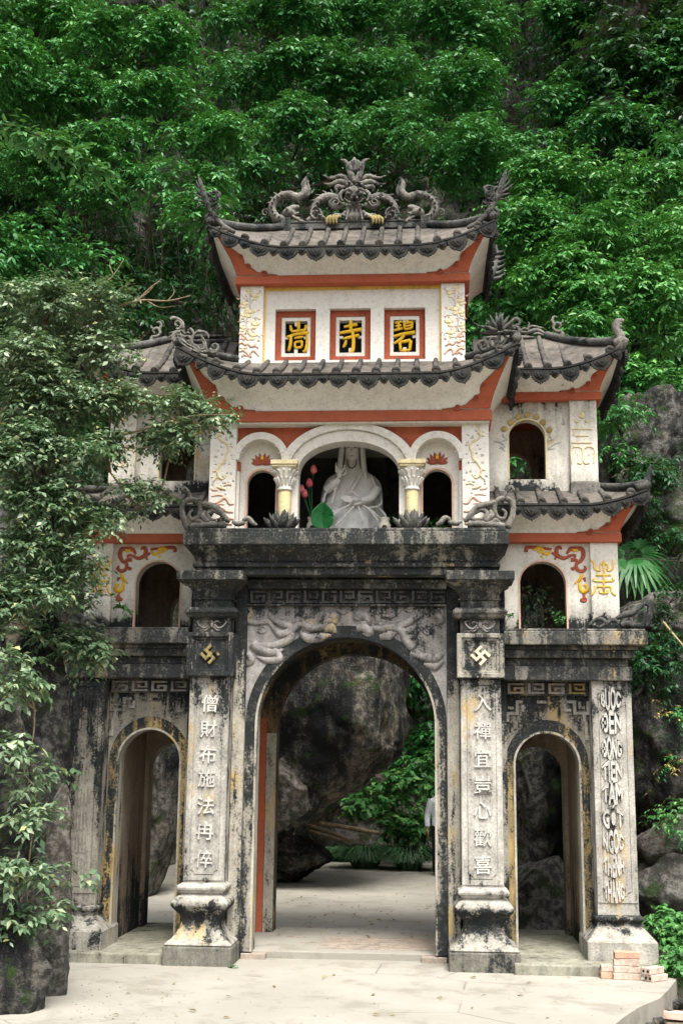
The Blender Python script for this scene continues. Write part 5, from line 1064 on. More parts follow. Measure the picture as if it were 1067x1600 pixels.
# undergrowth on the right-hand rocks
tree('rock_shrub', 'dark shrub growing on the mossy rock above the palm', [(1020, 760, 40, 30, 2.2), (1000, 800, 30, 35, 2.2), (1050, 850, 30, 30, 2.), (1040, 740, 36, 26, 2.4)], U(1030, 830, 2.6), 'leafD', .08, 2, None, .22, 22, slen=.2, trunk_r=.03, cat_='shrub')
tree('rock_shrub', 'small shrub hanging below the end of the right wing cornice', [(1010, 1035, 22, 26, .9), (1030, 1060, 18, 22, 1.0)], U(1016, 1000, 1.3), 'leafD', .07, 1, None, .16, 14, slen=.16, trunk_r=.02, cat_='shrub')
tree('rock_shrub', 'pale green shrub on the rock between right wing tiers', [(975, 660, 26, 20, 2.2), (960, 720, 20, 26, 2.2), (968, 640, 20, 14, 2.)], U(975, 735, 2.6), 'leafA', .07, 2, None, .2, 20, slen=.18, trunk_r=.02, cat_='shrub')
tree('creeper', 'dry yellowish creeper hanging on the dark rock face at right', [(1040, 1130, 22, 36, .75), (1034, 1200, 16, 36, .8), (1060, 1230, 12, 26, .7)], U(1045, 1090, 1.2), 'dryleaf', .042, .8, None, .2, 5, slen=.16, trunk_r=.012, cat_='creeper', twigr=.004)
tree('creeper', 'green creeper patches on the dark rock face at right', [(1055, 1120, 14, 24, .72), (1050, 1180, 16, 18, .74), (1062, 1300, 8, 10, .4)], U(1060, 1090, 1.2), 'leafB', .05, .8, None, .16, 7, slen=.13, trunk_r=.012, cat_='creeper', twigr=.004)
# shrub-tree in front of the left wing
FG = 'plants at the left edge in front of the gate'
tree('shrub_tree', 'large dusty small leaved shrub spreading in front of the left wing', [(60, 490, 90, 42, -1.5), (150, 480, 62, 30, -1.2), (40, 570, 90, 48, -1.7), (150, 555, 62, 28, -1.1), (60, 640, 100, 46, -1.6), (175, 640, 80, 30, -1.2), (285, 640, 50, 18, -.9), (345, 655, 40, 14, -.75), (260, 690, 60, 20, -.9), (60, 720, 95, 48, -1.7), (165, 715, 44, 24, -1.3), (210, 775, 46, 10, -1.0), (70, 800, 100, 44, -1.6), (140, 805, 44, 22, -1.2), (60, 880, 95, 46, -1.7), (105, 930, 40, 40, -1.3), (40, 960, 80, 46, -1.8), (100, 1000, 50, 22, -1.2), (150, 1022, 30, 8, -1.1)], (-5.3, -1.0, -.2), 'leafF', .066, -1.4, FG, .17, 26, 1.25, 8, .25, .19, .004, .045, 'twig', .9, .25, 'shrub')
tree('climbing_shrub', 'trailing glossy shrub hanging over the tall dark outcrop', [(20, 1040, 34, 26, -2.7), (45, 1090, 28, 24, -2.75), (25, 1170, 34, 40, -2.8), (50, 1215, 30, 28, -2.8), (40, 1290, 40, 30, -2.85), (75, 1370, 36, 22, -2.8), (30, 1370, 36, 30, -2.9), (60, 1430, 40, 14, -2.8), (20, 1460, 24, 20, -2.9)], U(-25, 1480, -2.6), 'leafF', .08, -2.7, FG, .16, 13, .75, 7, .24, .16, .004, .02, 'twig', .7, .35, 'shrub')
# bare twigs above the shrub
m = MB(); BT = [([(80, 545), (130, 520), (165, 490), (215, 470), (262, 470), (298, 462)], 6), ([(150, 500), (160, 450), (178, 430), (194, 405)], 4), ([(165, 490), (185, 455), (200, 445), (212, 443)], 3), ([(215, 470), (235, 450), (248, 440), (252, 436)], 3), ([(190, 480), (225, 462), (240, 448)], 3), ([(230, 470), (250, 480), (275, 478)], 2), ([(178, 430), (172, 415), (176, 400)], 2), ([(0, 648), (30, 610), (60, 560), (100, 530), (140, 500)], 12), ([(0, 660), (40, 665), (90, 680), (140, 690)], 7), ([(262, 470), (272, 458), (270, 446)], 2), ([(150, 690), (220, 672), (300, 650), (370, 648)], 5), ([(60, 700), (120, 690), (200, 700), (260, 695)], 4)]
for p, wd in BT: m.stroke(p, [wd, wd*.7, wd*.25], -1.15, 1., 5, 5)
tv = empty('bare_twig_branch', U(0, 650, -1.15), 'bare forked twigs and pale limb sticking out of the dusty shrub', 'branch', FG)
m.v = [tuple(Vector(v)-tv.location) for v in m.v]; link('twig', m.mesh('twig', 'twig', True), tv)
# leafy branch reaching in from the left, nearer the camera
bc = [U(-30, 190, -4.5), U(40, 205, -4.4), U(90, 225, -4.3), U(148, 262, -4.2)]
P0 = cr(bc, 8); B = np.array([tuple(p) for p in P0[2:]]); B = np.repeat(B, 3, 0)+RNG.normal(0, .02, (len(B)*3, 3)); T = np.tile(np.array([[.7, -.1, -.35]]), (len(B), 1))+RNG.normal(0, .45, (len(B), 3))
Ls = sprays(B, T, .2*RNG.uniform(.6, 1.2, len(B)), 6, .10, .24, .2, .2)
bt = empty('overhanging_branch', (-5.6, -4.5, -.2), 'bright leafy branch reaching in from the left edge high up', 'branch', FG); o = np.array(bt.location)
link('foliage', leaf_mesh('foliage', Ls[0]-o, *Ls[1:], 'leafG'), bt)
m = MB(); m.tube([p-bt.location for p in cr([Vector(bt.location), Vector((-5.4, -4.5, 4)), Vector((-4.6, -4.5, 7.2)), bc[0]]+bc[1:], 6)], [.08, .05, .02, .010, .006, .004], 7); link('stem', m.mesh('stem', 'bark', True), bt)
# hanging roots in the dark hollow left of the top roof
for i in range(26):
    px = random.uniform(125, 365); y0 = random.uniform(270, 340); y1 = y0+random.uniform(110, 230); Y = random.uniform(7.2, 9.); m = MB()
    pts = [U(px+random.uniform(-8, 8)*j/2, y0+(y1-y0)*j/4, Y) for j in range(5)]; b = pts[0]; m.tube([p-b for p in cr(pts, 4)], [.009, .007, .004], 5)
    o = m.build('hanging_root', 'vine', None, True, label='one of the thin aerial roots hanging in the dark hollow left of the top roof', cat='root', group='aerial roots left of the top roof'); o.location = b
# ---- behind the central arch
tree('garden_bush', 'broad leaved green bush behind the grass clumps seen through the arch', [(600, 1235, 40, 26, 13.2), (650, 1215, 40, 36, 13.0), (575, 1265, 40, 18, 12.6), (640, 1270, 40, 24, 12.4), (665, 1300, 22, 24, 12.2), (620, 1300, 26, 16, 12.3)], G(625, 1352, 0)+Vector((0, .3, -.05)), 'leafG', .17, 12.6, None, .40, 14, 1.1, 7, .30, .30, .01, .05, cat_='bush', droop=.3)
tree('garden_bush', 'dark hanging greenery on the cliff behind the bush in the arch', [(645, 1110, 40, 60, 14.2), (670, 1170, 30, 50, 14.0), (640, 1180, 30, 30, 14.2), (620, 1060, 40, 30, 14.)], Vector((1.6, 15.6, 2.)), 'leafB', .15, 14, None, .5, 26, 1.1, 8, .24, .30, cat_='bush')
def grass_clump(name, label, px, py, R, H, n, seed):
    base = G(px, py, 0.); rg = np.random.default_rng(seed); V = []; F = []; r = []
    for i in range(n):
        a = rg.uniform(0, 2*math.pi); b = np.array([math.cos(a), math.sin(a)*.7, 0])*R*.3*rg.random(); d = np.array([math.cos(a), math.sin(a)*.7, 0]); h = H*rg.uniform(.6, 1.1); l = R*rg.uniform(.4, 1.05); sd = np.array([-math.sin(a), math.cos(a), 0])*.017
        k0 = len(V)
        for t in (0, .3, .6, .85, 1.):
            p = b+d*l*t**1.3+np.array([0, 0, h*(2.1*t-1.75*t*t)]); wv = sd*(1-t*.85); V += [tuple(p-wv), tuple(p+wv)]; r += [rg.random()*.0+i/n]*2
        for j in range(4): q = k0+2*j; F.append((q, q+1, q+3, q+2))
    me = bpy.data.meshes.new('blades'); me.from_pydata(V, [], F); at = me.attributes.new('rnd', 'FLOAT', 'POINT'); at.data.foreach_set('value', r); me.materials.append(MT['grassblade'])
    t = empty(name, base, label, 'grass clump', 'arching grass clumps behind the arch'); o = link('blades', me, t, kind='stuff')
    m = MB(); m.ball((0, 0, .02), R*.2, R*.15, .06, 10, 6); link('root_crown', m.mesh('root_crown', 'soil', True), t); return t
grass_clump('grass_clump', 'arching dark grass clump on the left, beyond the rock foot', 570, 1357, .82, .66, 900, 1)
grass_clump('grass_clump', 'arching dark grass clump on the right beside the walking person', 638, 1360, .74, .68, 900, 2)
grass_clump('grass_clump', 'low grass clump set back between rock foot and other clumps', 532, 1346, .6, .45, 420, 3)
# ---- fan palm at the right
pt = U(984, 985, 2.3); palm = empty('fan_palm', pt, 'fan palm with drooping split leaves beside the right wing', 'palm')
m = MB(); crown = U(985, 868, 2.1); m.tube([p-pt for p in cr([pt+Vector((0, 0, -.25)), pt.lerp(crown, .5)+Vector((.03, 0, 0)), crown], 4)], [.035, .028, .022], 7); link('stem', m.mesh('stem', 'bark', True), palm)
for (tx, ty, dy) in ((958, 868, -.1), (965, 845, .1), (985, 838, .2), (1010, 842, .0), (1030, 862, -.1), (1044, 890, .1), (1000, 880, -.35), (970, 890, -.3), (1020, 900, -.25)):
    tip = U(tx, ty, 2.1+dy); d = (tip-crown); L = d.length; m = MB(); hub = crown+d*.45; m.tube([crown-pt, hub-pt], [.010, .007], 5); fwd = d.normalized(); sd = fwd.cross(Vector((0, -1, .2))).normalized()
    for i in range(13):
        a = math.radians(-105+i*17.5); dr_ = fwd*math.cos(a)+sd*math.sin(a); l = .40*(1-.25*abs(a)); k0 = len(m.v)
        for t in (0, .35, .7, 1.): p = hub+dr_*l*t+Vector((0, 0, -.34*l*t*t*1.9)); wv = dr_.cross(Vector((0, -.8, .6))).normalized()*(.026*(1-abs(t-.45)*1.55)); m.v += [tuple(p-wv-pt), tuple(p+wv-pt)]
        for j in range(3): q = k0+2*j; m.f.append((q, q+1, q+3, q+2))
    me = m.mesh('frond', 'leafA', False); at = me.attributes.new('rnd', 'FLOAT', 'POINT'); at.data.foreach_set('value', [random.uniform(.05, .75)]*len(m.v)); link('frond', me, palm)
# ---- herbs at the lower right, ferns and sprigs on the gate
tree('herb_patch', 'fresh green herbs at the lower right beside the bamboo pole', [(1045, 1465, 26, 18, .0), (1062, 1490, 20, 20, -.2), (1035, 1440, 16, 12, .15), (1060, 1445, 16, 16, .1), (1052, 1510, 10, 10, -.3)], G(1060, 1500, -.22)+Vector((.1, .2, 0)), 'leafG', .065, 0, None, .15, 26, 1.2, 7, .30, .13, .003, .01, cat_='herbs')
def sprig(name, label, px, py, Y, r, leaf, mat, n, hang=False):
    c = U(px, py, Y); t = empty(name, c, label, 'plant'); B = np.zeros((n, 3)); T = unit(n, -.2 if hang else .9, -.6); Ls = sprays(B+RNG.normal(0, r*.15, (n, 3)), T, r*RNG.uniform(.5, 1.1, n), 6, leaf, .28, 1.1 if hang else .35, .3)
    link('foliage', leaf_mesh('foliage', *Ls, mat), t); m = MB()
    for i in range(0, n, 3): m.tube([Vector(), Vector(T[i])*r*.5], [.006, .003], 4)
    link('stems', m.mesh('stems', 'vine', True), t, kind='stuff'); return t
sprig('seedling', 'round leaved seedling rooted in the right lower niche', 872, 965, .35, .17, .06, 'leafG', 10)
sprig('trailing_plant', 'dry trailing plant filling the right lower niche', 838, 925, .9, .42, .06, 'leafF', 60, True)
sprig('seedling', 'tiny seedling beside the right capital moulding', 797, 962, -.2, .07, .035, 'leafG', 7)
sprig('seedling', 'sprig on the ledge at the left wing cornice', 190, 950, -.2, .16, .07, 'leafG', 9)
sprig('seedling', 'weed sprouting at the foot of the left plinth', 362, 1512, -.60, .06, .03, 'leafG', 8)
# plants clinging to the right-hand rocks
tree('rock_shrub', 'creeping green growth over the ledges beside the right wing cornice', [(1050, 925, 30, 22, 1.3), (1030, 1000, 26, 16, 1.2), (1062, 1010, 20, 26, 1.1), (1010, 960, 16, 16, 1.4)], U(1050, 960, 1.9), 'leafD', .06, 1, None, .18, 16, .8, 7, .24, .16, .004, .02, cat_='shrub')
tree('rock_shrub', 'tuft of leaves above the angular boulder at the right edge', [(1060, 1265, 14, 12, .4), (1030, 1275, 12, 8, .45)], U(1058, 1285, .7), 'leafG', .05, 1, None, .13, 12, .8, 7, .24, .12, .003, .01, cat_='shrub')
# grit and crumbs on the pavement near the rocks
gm = MB()
for i in range(110):
    p = G(random.choice((random.gauss(150, 35), random.uniform(110, 300), random.uniform(120, 1000))), random.uniform(1526, 1600)); r = random.uniform(.003, .009); gm.ball((p.x, p.y, r*.4), r*1.3, r, r*.6, 5, 4)
gm.build('pavement_grit', 'concrete', None, False, label='loose grit and crumbs scattered over the pavement', cat='grit', kind='stuff')
# fallen leaves on the pavement
n = 150; pts = [G(random.uniform(430, 680), random.uniform(1375, 1478)) for _ in range(130)]+[G(random.uniform(150, 900), random.uniform(1520, 1598)) for _ in range(30)]+[G(random.uniform(180, 270), random.uniform(1420, 1500)) for _ in range(8)]
Pn = np.array([(p.x, p.y, .012 if p.y > 2.1 or p.y < .1 else .088) for p in pts]); a = RNG.uniform(0, 6.28, len(Pn)); D = np.stack([np.cos(a), np.sin(a), RNG.normal(0, .1, len(a))], 1); N = RNG.normal(0, .2, (len(a), 3)); N[:, 2] += 1
link('fallen_leaves', leaf_mesh('fallen_leaves', Pn, D, N, RNG.uniform(.035, .085, len(a)), RNG.uniform(.008, .02, len(a)), 'dryleaf'), label='scattered dry leaves lying on the pale pavement', cat='leaves', kind='stuff')

# ================================================================== STATUE, FLOWERS, PERSON, BRICKS
def remeshed(name, mb, mat, parent, voxel, smooth=2, **k):
    o = mb.build(name, mat, parent, True, **k); r = o.modifiers.new('remesh', 'REMESH'); r.mode = 'VOXEL'; r.voxel_size = voxel; r.use_smooth_shade = True
    if smooth: s = o.modifiers.new('smooth', 'SMOOTH'); s.iterations = smooth; s.factor = .5
    return o
YS = .95; sb = U(551, 700, YS); k = mpp(YS); X0 = sb.x
def SX(px): return X0+(px-551)*k
def SZ(py): return U(551, py, YS).z
st_ = empty('seated_statue', (X0, YS, 4.432), 'white marble seated bodhisattva in draped robe inside the central niche', 'statue')
O = Vector((X0, YS, 4.432))
m = MB(); m.box(-.40, .40, -.30, .30, 0, .14); m.box(-.37, .37, -.27, .27, .14, .18); link('statue_base', m.mesh('statue_base', 'statue'), st_)
m = MB()
prof = [(868, 46, .72), (850, 49, .74), (832, 50, .74), (820, 48, .72), (806, 46, .70), (794, 44, .68), (782, 43, .62), (770, 42, .58), (760, 41, .55), (752, 38, .55), (746, 33, .58), (740, 26, .66), (733, 20, .75), (724, 17.5, .8), (714, 17.5, .85), (704, 17, .88), (695, 15.5, .9), (687, 12.5, .9), (681, 8, .9), (677, 3, .9)]
rings = []
for j, (py, hw, ry) in enumerate(prof):
    z = SZ(py)-O.z; ring = []
    for i in range(64):
        a = 2*math.pi*i/64; f = 1.
        if py > 745: amp = .055*min(1, (py-740)/60); f += amp*math.sin(9*a+.045*py)+.5*amp*math.sin(15*a-.07*py+1.)
        elif py > 700: f += .03*math.sin(12*a)
        ring.append((hw*k*(1.1 if py > 740 else 1.)*f*math.cos(a), hw*k*ry*f*math.sin(a), z))
    rings.append(ring)
m.loft(rings)
def SP(px, py, dy): return Vector(((px-551)*k*(1.1 if py > 742 else 1.), dy, SZ(py)-O.z))
m.ball(SP(551, 709, -.085), 11.5*k, .075, 16*k, 14, 10); m.ball(SP(551, 688, -.05), 8*k, .05, 7*k); m.tube([SP(551, 704, -.155), SP(551, 710, -.168), SP(551, 712, -.150)], [.006, .011, .008], 6)
for s in (-1, 1):
    m.tube(cr([SP(551+s*7, 700, -.15), SP(551+s*4, 698.5, -.157), SP(551+s*2, 701, -.155)], 3), [.004, .006, .003], 5); m.tube([SP(551+s*7, 704.5, -.148), SP(551+s*3, 704.5, -.157)], [.006, .006], 5)
    m.tube(cr([SP(551+s*15, 690, -.08), SP(551+s*17, 712, -.12), SP(551+s*19, 735, -.13), SP(551+s*21, 752, -.14)], 4), [.03, .034, .034, .02], 7)
m.tube(cr([SP(547.5, 716.5, -.150), SP(551, 717.5, -.156), SP(554.5, 716.5, -.150)], 3), [.004, .007, .004], 5); m.tube([SP(551, 722, -.07), SP(551, 742, -.08)], [.05, .06], 10)
# robe folds: long swags from shoulder to lap, rolled hems
for p, r in (([(527, 748, -.16), (519, 765, -.21), (513, 785, -.24), (508, 802, -.22)], .018), ([(536, 750, -.19), (530, 770, -.25), (524, 795, -.28)], .016), ([(570, 742, -.17), (556, 765, -.25), (548, 780, -.28)], .018), ([(580, 750, -.14), (585, 770, -.2), (575, 790, -.27), (555, 797, -.30)], .022), ([(592, 775, -.12), (592, 795, -.2), (575, 802, -.30)], .02), ([(558, 745, -.18), (552, 760, -.24), (546, 772, -.26)], .014), ([(552, 796, -.32), (535, 806, -.34), (514, 812, -.30), (504, 822, -.26)], .016), ([(556, 800, -.33), (545, 815, -.36), (530, 832, -.36)], .016), ([(562, 800, -.33), (566, 815, -.36), (572, 832, -.36)], .016), ([(568, 798, -.32), (582, 808, -.33), (596, 822, -.27)], .016), ([(590, 800, -.25), (599, 812, -.24), (602, 830, -.24)], .018), ([(512, 800, -.25), (503, 815, -.24), (500, 832, -.24)], .018), ([(540, 805, -.34), (522, 818, -.34), (514, 834, -.32)], .014), ([(576, 805, -.33), (588, 820, -.33), (592, 836, -.30)], .014), ([(545, 783, -.29), (560, 790, -.31), (588, 785, -.24)], .014), ([(578, 746, -.13), (586, 765, -.16), (588, 785, -.2)], .018), ([(521, 752, -.13), (515, 770, -.17), (513, 790, -.2)], .018)):
    m.tube(cr([SP(*q) for q in p], 5), [r*.6, r, r*.6], 7)
# raised right hand and left hand resting in the lap, each with thumb and four fingers
m.tube(cr([SP(516, 772, -.22), SP(526, 765, -.27), SP(535, 757, -.29)], 4), [.055, .05, .034], 9); m.ball(SP(535, 750, -.295), .032, .02, .045)
for dx, L in ((-5, 17), (-2, 19), (1, 18), (4, 14)): m.tube(cr([SP(535+dx, 747, -.30), SP(535+dx*1.4, 747-L*.5, -.305), SP(535+dx*1.5+1, 747-L*.85, -.33)], 3), [.011, .010, .007], 6)
m.tube(cr([SP(540, 752, -.30), SP(545, 747, -.32), SP(542, 741, -.335)], 3), [.012, .010, .008], 6)
m.tube(cr([SP(588, 770, -.2), SP(580, 786, -.29), SP(566, 791, -.31)], 4), [.055, .05, .034], 9); m.ball(SP(558, 790, -.325), .045, .026, .024)
for dz, L in ((-4, 16), (-1.5, 19), (1, 19), (3.5, 16)): m.tube(cr([SP(553, 790+dz, -.33), SP(553-L*.5, 789+dz*1.1, -.345), SP(553-L*.9, 786+dz, -.345)], 3), [.011, .010, .007], 6)
m.tube(cr([SP(561, 785, -.33), SP(555, 779, -.34), SP(549, 777, -.34)], 3), [.012, .010, .008], 6)
remeshed('figure', m, 'statue', st_, .0065, 1)
m = MB()
for s in (-1, 1): m.ball(SP(551+s*4.6, 704.6, -.152), .016, .008, .0055, 8, 6); m.tube(cr([SP(551+s*8, 700.5, -.147), SP(551+s*5, 698.6, -.156), SP(551+s*2, 700, -.160)], 3), .0035, 5); m.tube(cr([SP(551+s*11, 694, -.115), SP(551+s*12.5, 708, -.11), SP(551+s*12, 722, -.125), SP(551+s*13.5, 736, -.155)], 4), [.010, .008, .008, .004], 6)
m.ball(SP(551, 717.2, -.152), .020, .008, .007, 8, 6); link('painted_features', m.mesh('painted_features', 'vine', True), st_)
m = MB(); m.tube(cr([SP(544, 722, -.11), SP(545, 732, -.155), SP(551, 737, -.17), SP(557, 732, -.155), SP(558, 722, -.11)], 5), .006, 6); link('necklace', m.mesh('necklace', 'vine', True), st_)
# lotus leaf, lotus flowers in vases, incense pots, potted fern
def pot(name, label, px, Y, R, H, cat='vase'):
    c = U(px, 800, Y); z0 = 4.432; t = empty(name, (c.x, Y, z0), label, cat); m = MB(); m.lathe((0, 0, 0), [(R*.7, 0), (R*.75, .02), (R, H*.45), (R*.95, H*.7), (R*.7, H*.86), (R*.85, H*.97), (R*.86, H), (R*.6, H), (R*.55, H*.85)], 16); link('body', m.mesh('body', 'porcelain', True), t)
    m = MB(); m.tube([(0, -R*1.0, H*.5), (0, -R*1.03, H*.5)], R*.5, 10); m.tube([(-R*.3, -R*1.05, H*.62), (R*.3, -R*1.05, H*.62)], .006, 4); m.tube([(0, -R*1.05, H*.36), (0, -R*1.05, H*.64)], .006, 4); link('painted_mark', m.mesh('painted_mark', 'vine'), t); return t, Vector((c.x, Y, z0+H))
v1, r1 = pot('flower_vase', 'porcelain vase of pink lotus buds left of the statue', 489, .45, .075, .30)
for fx, fy, cr_ in ((490, 736, 9), (483, 757, 11), (471, 767, 10), (476, 774, 10)):
    tip = U(fx, fy, .42); base = r1-v1.location; m = MB(); m.tube([p for p in cr([base+Vector((0, 0, -.05)), base.lerp(tip-v1.location, .5)+Vector((-.02, 0, .02)), tip-v1.location], 5)], .006, 5); link('stalk', m.mesh('stalk', 'lotusleaf', True), v1)
    m = MB(); c = tip-v1.location
    for i in range(7): a = i*.9; d = Vector((math.cos(a), math.sin(a), 0)); m.tube(cr([c+Vector((0, 0, -.03)), c+d*.022+Vector((0, 0, 0)), c+d*.014+Vector((0, 0, .05)), c+Vector((0, 0, .075))], 3), [.008, .018, .014, .002], 6)
    link('lotus_bud', m.mesh('lotus_bud', 'pinkpetal', True), v1)
v2, r2 = pot('incense_pot', 'small pale incense pot right of the statue', 601, .30, .07, .26, 'pot')
lf = U(505, 800, .35); lt = empty('lotus_leaf', (lf.x, .35, 4.432), 'big folded green lotus leaf standing beside the vase', 'leaf'); m = MB()
m.grid(lambda u, v: (lambda a, r: Vector((r*math.cos(a)*.95, -.05-.45*r*abs(math.cos(a))-.9*r*r, .31+r*math.sin(a)*1.2*(1.15 if math.sin(a) < 0 else .8)-.35*r*abs(math.cos(a))+.006*math.sin(5*a))))(2*math.pi*u, .005+.13*v), 40, 8)
me = m.mesh('blade', 'lotusleaf', True); at = me.attributes.new('rnd', 'FLOAT', 'POINT'); at.data.foreach_set('value', [.25+.5*abs(math.sin(i*.37)) for i in range(len(m.v))]); o = link('blade', me, lt); sm_ = o.modifiers.new('thick', 'SOLIDIFY'); sm_.thickness = .006
m = MB(); m.tube([Vector((0, 0, 0)), Vector((0, -.04, .2)), Vector((0, -.05, .32))], .008, 5); link('stalk', m.mesh('stalk', 'lotusleaf', True), lt)
f1, rr = pot('potted_fern', 'fern in a pot behind the right small arch', 684, .75, .10, .24, 'plant'); n = 34; Ls = sprays(np.tile(np.array([[0, 0, .26]]), (n, 1)), unit(n, 1.0, -.3), .26*RNG.uniform(.6, 1.1, n), 9, .05, .26, .7, .3); link('foliage', leaf_mesh('foliage', *Ls, 'leafA'), f1)
f2, rr = pot('potted_fern', 'leafy potted plant beside the statue on the right', 611, .95, .10, .26, 'plant'); n = 40; Ls = sprays(np.tile(np.array([[0, 0, .28]]), (n, 1)), unit(n, 1.2, -.2), .42*RNG.uniform(.6, 1.1, n), 9, .06, .28, .6, .3); link('foliage', leaf_mesh('foliage', *Ls, 'leafA'), f2)

# ---- person behind the arch, mostly hidden by the right jamb, walking away to the right
pb = G(672, 1368, 0); PX, PY = pb.x+.20, pb.y; pe = empty('person', (PX, PY, 0), 'person in pale blue shirt and dark trousers half hidden by the right jamb', 'person')
V = Vector
m = MB()
m.ball((0, 0, 1.62), .075, .095, .115, 16, 12); m.tube([V((0, 0, 1.40)), V((0, -.01, 1.54))], [.06, .052], 10)
m.ball((0, -.095, 1.615), .014, .02, .022, 8, 6); m.ball((0, -.075, 1.565), .035, .03, .02)
for s in (-1, 1): m.ball((s*.078, .005, 1.615), .012, .022, .032, 8, 6); m.ball((s*.03, -.088, 1.635), .014, .008, .009, 8, 6)
m.tube([V((-.14, 0, 1.38)), V((0, 0, 1.42)), V((.14, 0, 1.38))], [.055, .07, .055], 10); m.tube([V((0, 0, 1.42)), V((0, 0, 1.15)), V((0, 0, .95))], [.11, .12, .13], 12)
for s in (-1, 1):
    sh = V((s*.19, 0, 1.38)); el = V((s*.245, .03, 1.10)); wr = V((s*.255, -.04, .86)); m.tube([sh, sh.lerp(el, .5), el, el.lerp(wr, .4), wr], [.052, .046, .038, .037, .026], 10)
    m.ball(wr+V((0, -.012, -.06)), .018, .040, .055, 10, 8)
    for i, (dy, L) in enumerate(((-.032, .07), (-.012, .082), (.008, .078), (.026, .062))): b = wr+V((0, dy-.012, -.10)); m.tube([b, b+V((-s*.008, -.004, -L*.5)), b+V((-s*.022, -.008, -L))], [.0095, .009, .007], 6)
    b = wr+V((0, -.045, -.05)); m.tube([b, b+V((-s*.004, -.022, -.03)), b+V((-s*.010, -.026, -.062))], [.011, .010, .008], 6)
    hp = V((s*.09, 0, .93)); kn = V((s*.10, -.03 if s < 0 else .04, .50)); an = V((s*.10, .02 if s < 0 else .10, .09)); m.tube([hp, hp.lerp(kn, .5), kn, kn.lerp(an, .35), an], [.085, .07, .052, .05, .035], 10)
remeshed('body', m, 'skin', pe, .009, 2)
m = MB(); m.loft([[(a*math.cos(2*math.pi*i/24)*(1+.03*math.sin(5*2*math.pi*i/24+z*9)), b*math.sin(2*math.pi*i/24)*(1+.03*math.sin(7*2*math.pi*i/24-z*7)), z) for i in range(24)] for a, b, z in ((.175, .125, .84), (.175, .128, .95), (.165, .120, 1.08), (.18, .122, 1.22), (.20, .118, 1.33), (.185, .095, 1.40), (.12, .075, 1.45), (.065, .062, 1.475))])
for s in (-1, 1): m.tube(cr([V((s*.17, 0, 1.385)), V((s*.215, .012, 1.25)), V((s*.248, .03, 1.10)), V((s*.256, -.01, .96)), V((s*.258, -.035, .885))], 4), [.072, .066, .058, .054, .046], 12)
remeshed('shirt', m, 'shirt', pe, .011, 1)
m = MB(); m.loft([[(a*math.cos(2*math.pi*i/20), b*math.sin(2*math.pi*i/20), z) for i in range(20)] for a, b, z in ((.165, .118, .97), (.17, .125, .88), (.175, .125, .82), (.14, .10, .76))])
for s in (-1, 1): hp = V((s*.088, 0, .90)); kn = V((s*.10, -.03 if s < 0 else .04, .50)); an = V((s*.10, .02 if s < 0 else .10, .07)); m.tube(cr([hp, hp.lerp(kn, .5), kn, an], 4), [.10, .088, .072, .062], 12)
remeshed('trousers', m, 'trouser', pe, .011, 1)
m = MB(); m.ball((0, .015, 1.665), .085, .10, .085, 14, 10); m.ball((0, .04, 1.61), .078, .07, .09, 12, 8); remeshed('hair', m, 'hair', pe, .009, 1)
for s in (-1, 1): m = MB(); y = .02 if s < 0 else .10; m.tube(cr([V((s*.10, y+.05, .045)), V((s*.10, y-.04, .045)), V((s*.105, y-.15, .035)), V((s*.105, y-.20, .03))], 3), [.036, .04, .040, .022], 10, (V((0, 0, 1)), .85)); link('shoe', m.mesh('shoe', 'leather', True), pe)
pe.rotation_euler = (0, 0, math.radians(8))

# ---- logs behind the arch
def pole(name, label, pts, r, mat, cat, group=None, nodes=0):
    t = empty(name, pts[0], label, cat, group); o = Vector(pts[0]); m = MB(); path = cr([Vector(p)-o for p in pts], 6); n = len(path)
    m.tube(path, [q*random.uniform(.95, 1.05) for q in ([r]*n)], 9); link('shaft', m.mesh('shaft', mat, True), t)
    for i in range(nodes):
        j = (i+.6)/nodes*(n-1); a = path[int(j)]; d = (path[min(n-1, int(j)+1)]-a).normalized(); m = MB(); m.tube([a-d*.012, a, a+d*.012], [r*1.0, r*1.16, r*1.0], 9); link('node', m.mesh('node', mat, True), t)
    return t
LG = 'felled poles behind the arch'
pole('log', 'long barked pole leaning from the rock toward the bush', [U(478, 1283, 10.6), U(530, 1291, 11.2), U(592, 1300, 11.8)+Vector((0, 0, -.02))], .045, 'log', 'log', LG)
pole('log', 'middle barked pole sloping down to the pale ground', [U(478, 1288, 10.4), U(515, 1300, 10.9), U(548, 1314, 11.4)], .035, 'log', 'log', LG)
pole('log', 'lowest short pole beneath the other two', [U(484, 1298, 10.3), U(510, 1306, 10.8), U(535, 1313, 11.2)], .03, 'log', 'log', LG)
pole('bamboo_pole', 'weathered bamboo pole lying beside the herbs at lower right', [G(1018, 1458, -.02)+Vector((0, 0, .04)), G(1040, 1495, -.06), G(1064, 1534, -.16)], .042, 'bamboo', 'pole', None, 4)
pole('stick', 'thin straight stick leaning on the pale ledge at the right edge', [U(1036, 972, .9), U(1052, 992, .8), U(1085, 1030, .7)], .012, 'bamboo', 'stick')
pole('cable', 'thin grey cable stretched from the right wing across the palm', [U(966, 871, .15), U(1010, 874, .0), U(1110, 879, -.3)], .004, 'vine', 'cable')
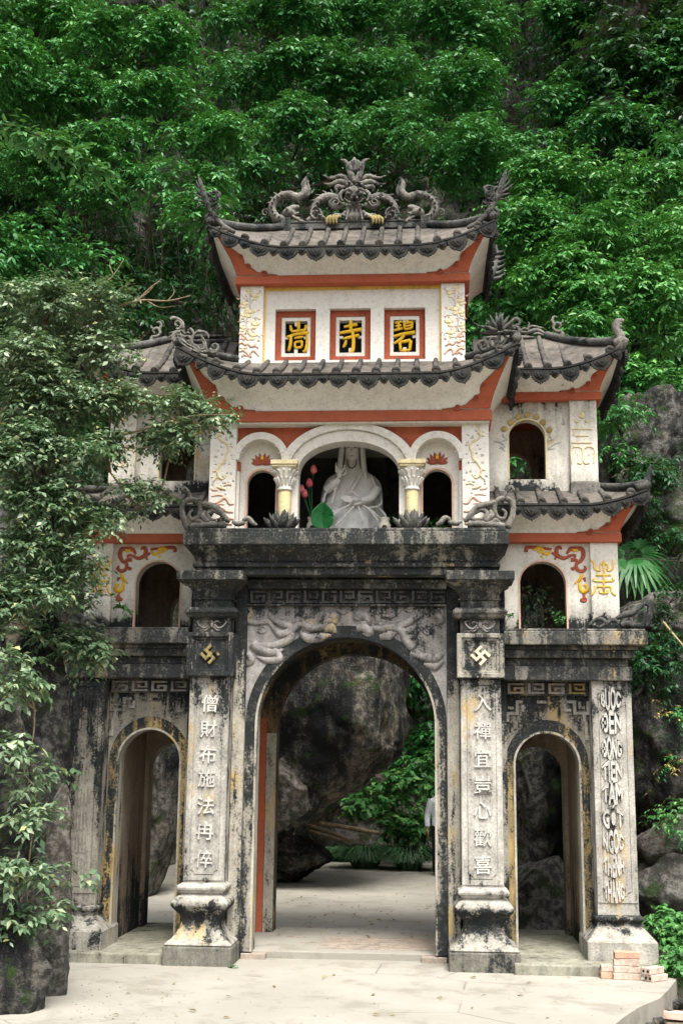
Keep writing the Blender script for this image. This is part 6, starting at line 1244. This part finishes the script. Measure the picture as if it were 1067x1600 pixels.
# ---- bricks in front of the right wing pedestal
def brick(label, px0, px1, pytop, pybot, yb, rz=0., dep=.10, z0=0., holes=False, wd=None, mat='brick'):
    """a hollow clay brick: centre from pixels, standing on the pavement or on the brick below"""
    c = U((px0+px1)/2, pybot, yb); w_ = wd or (px1-px0)*mpp(yb); h = .062
    t = empty('clay_brick', (c.x, yb+dep/2, z0), label, 'brick', 'bricks by the right wing'); t.rotation_euler = (0, 0, rz)
    m = MB(); m.box(-w_/2, w_/2, -dep/2, dep/2, .0, h); o = link('body', m.mesh('body', mat), t); b = o.modifiers.new('bevel', 'BEVEL'); b.width = .007; b.segments = 2
    for s in (-1, 1):
        for q in (-.025, .025):
            m = MB(); m.tube([V((s*(w_/2-.012), q, h/2)), V((s*(w_/2+.0012), q, h/2))], .014, 10); link('painted_core_hole', m.mesh('painted_core_hole', 'black'), t)  # black plug paints the dark of the hole, no bore is cut
    return t
yb = -.80
for i in range(4): brick(('pink brick lowest in the tall stack', 'pale brick second from the bottom of the tall stack', 'dusty white brick third in the tall stack', 'orange brick on top of the tall stack')[i], 960+i*.3-random.uniform(0, 2), 1002-random.uniform(0, 2), 0, 1533, yb, random.uniform(-.07, .07), .11, .0635*i, wd=.255-.008*i, mat=('brick', 'brickpale', 'brickpale', 'brickorange')[i])
for i in range(2): brick(('orange brick at the bottom left of the tall stack', 'pale brick lying on the orange one left of the tall stack')[i], 938+i*2, 961, 0, 1530, -.76, random.uniform(-.07, .07), .11, .0635*i, wd=.135, mat=('brickorange', 'brickpale')[i])
for i in range(2): brick(('hollow brick lying right of the tall stack with its core holes showing', 'hollow brick leaning on top of the right hand one')[i], 1008-i*3, 1044-i*6, 0, 1536, -.85, math.radians(38+i*5), .10, .0635*i, wd=.22, mat='brickpale')
c = G(1052, 1592, -.2); t = empty('clay_brick', (c.x, c.y, -.2), 'single brick lying in the rubble at the lower right corner', 'brick', 'bricks by the right wing'); m = MB(); m.box(-.14, .14, -.055, .055, 0, .065); o = link('body', m.mesh('body', 'brick'), t); b = o.modifiers.new('bevel', 'BEVEL'); b.width = .005; t.rotation_euler = (0, .05, -.12)
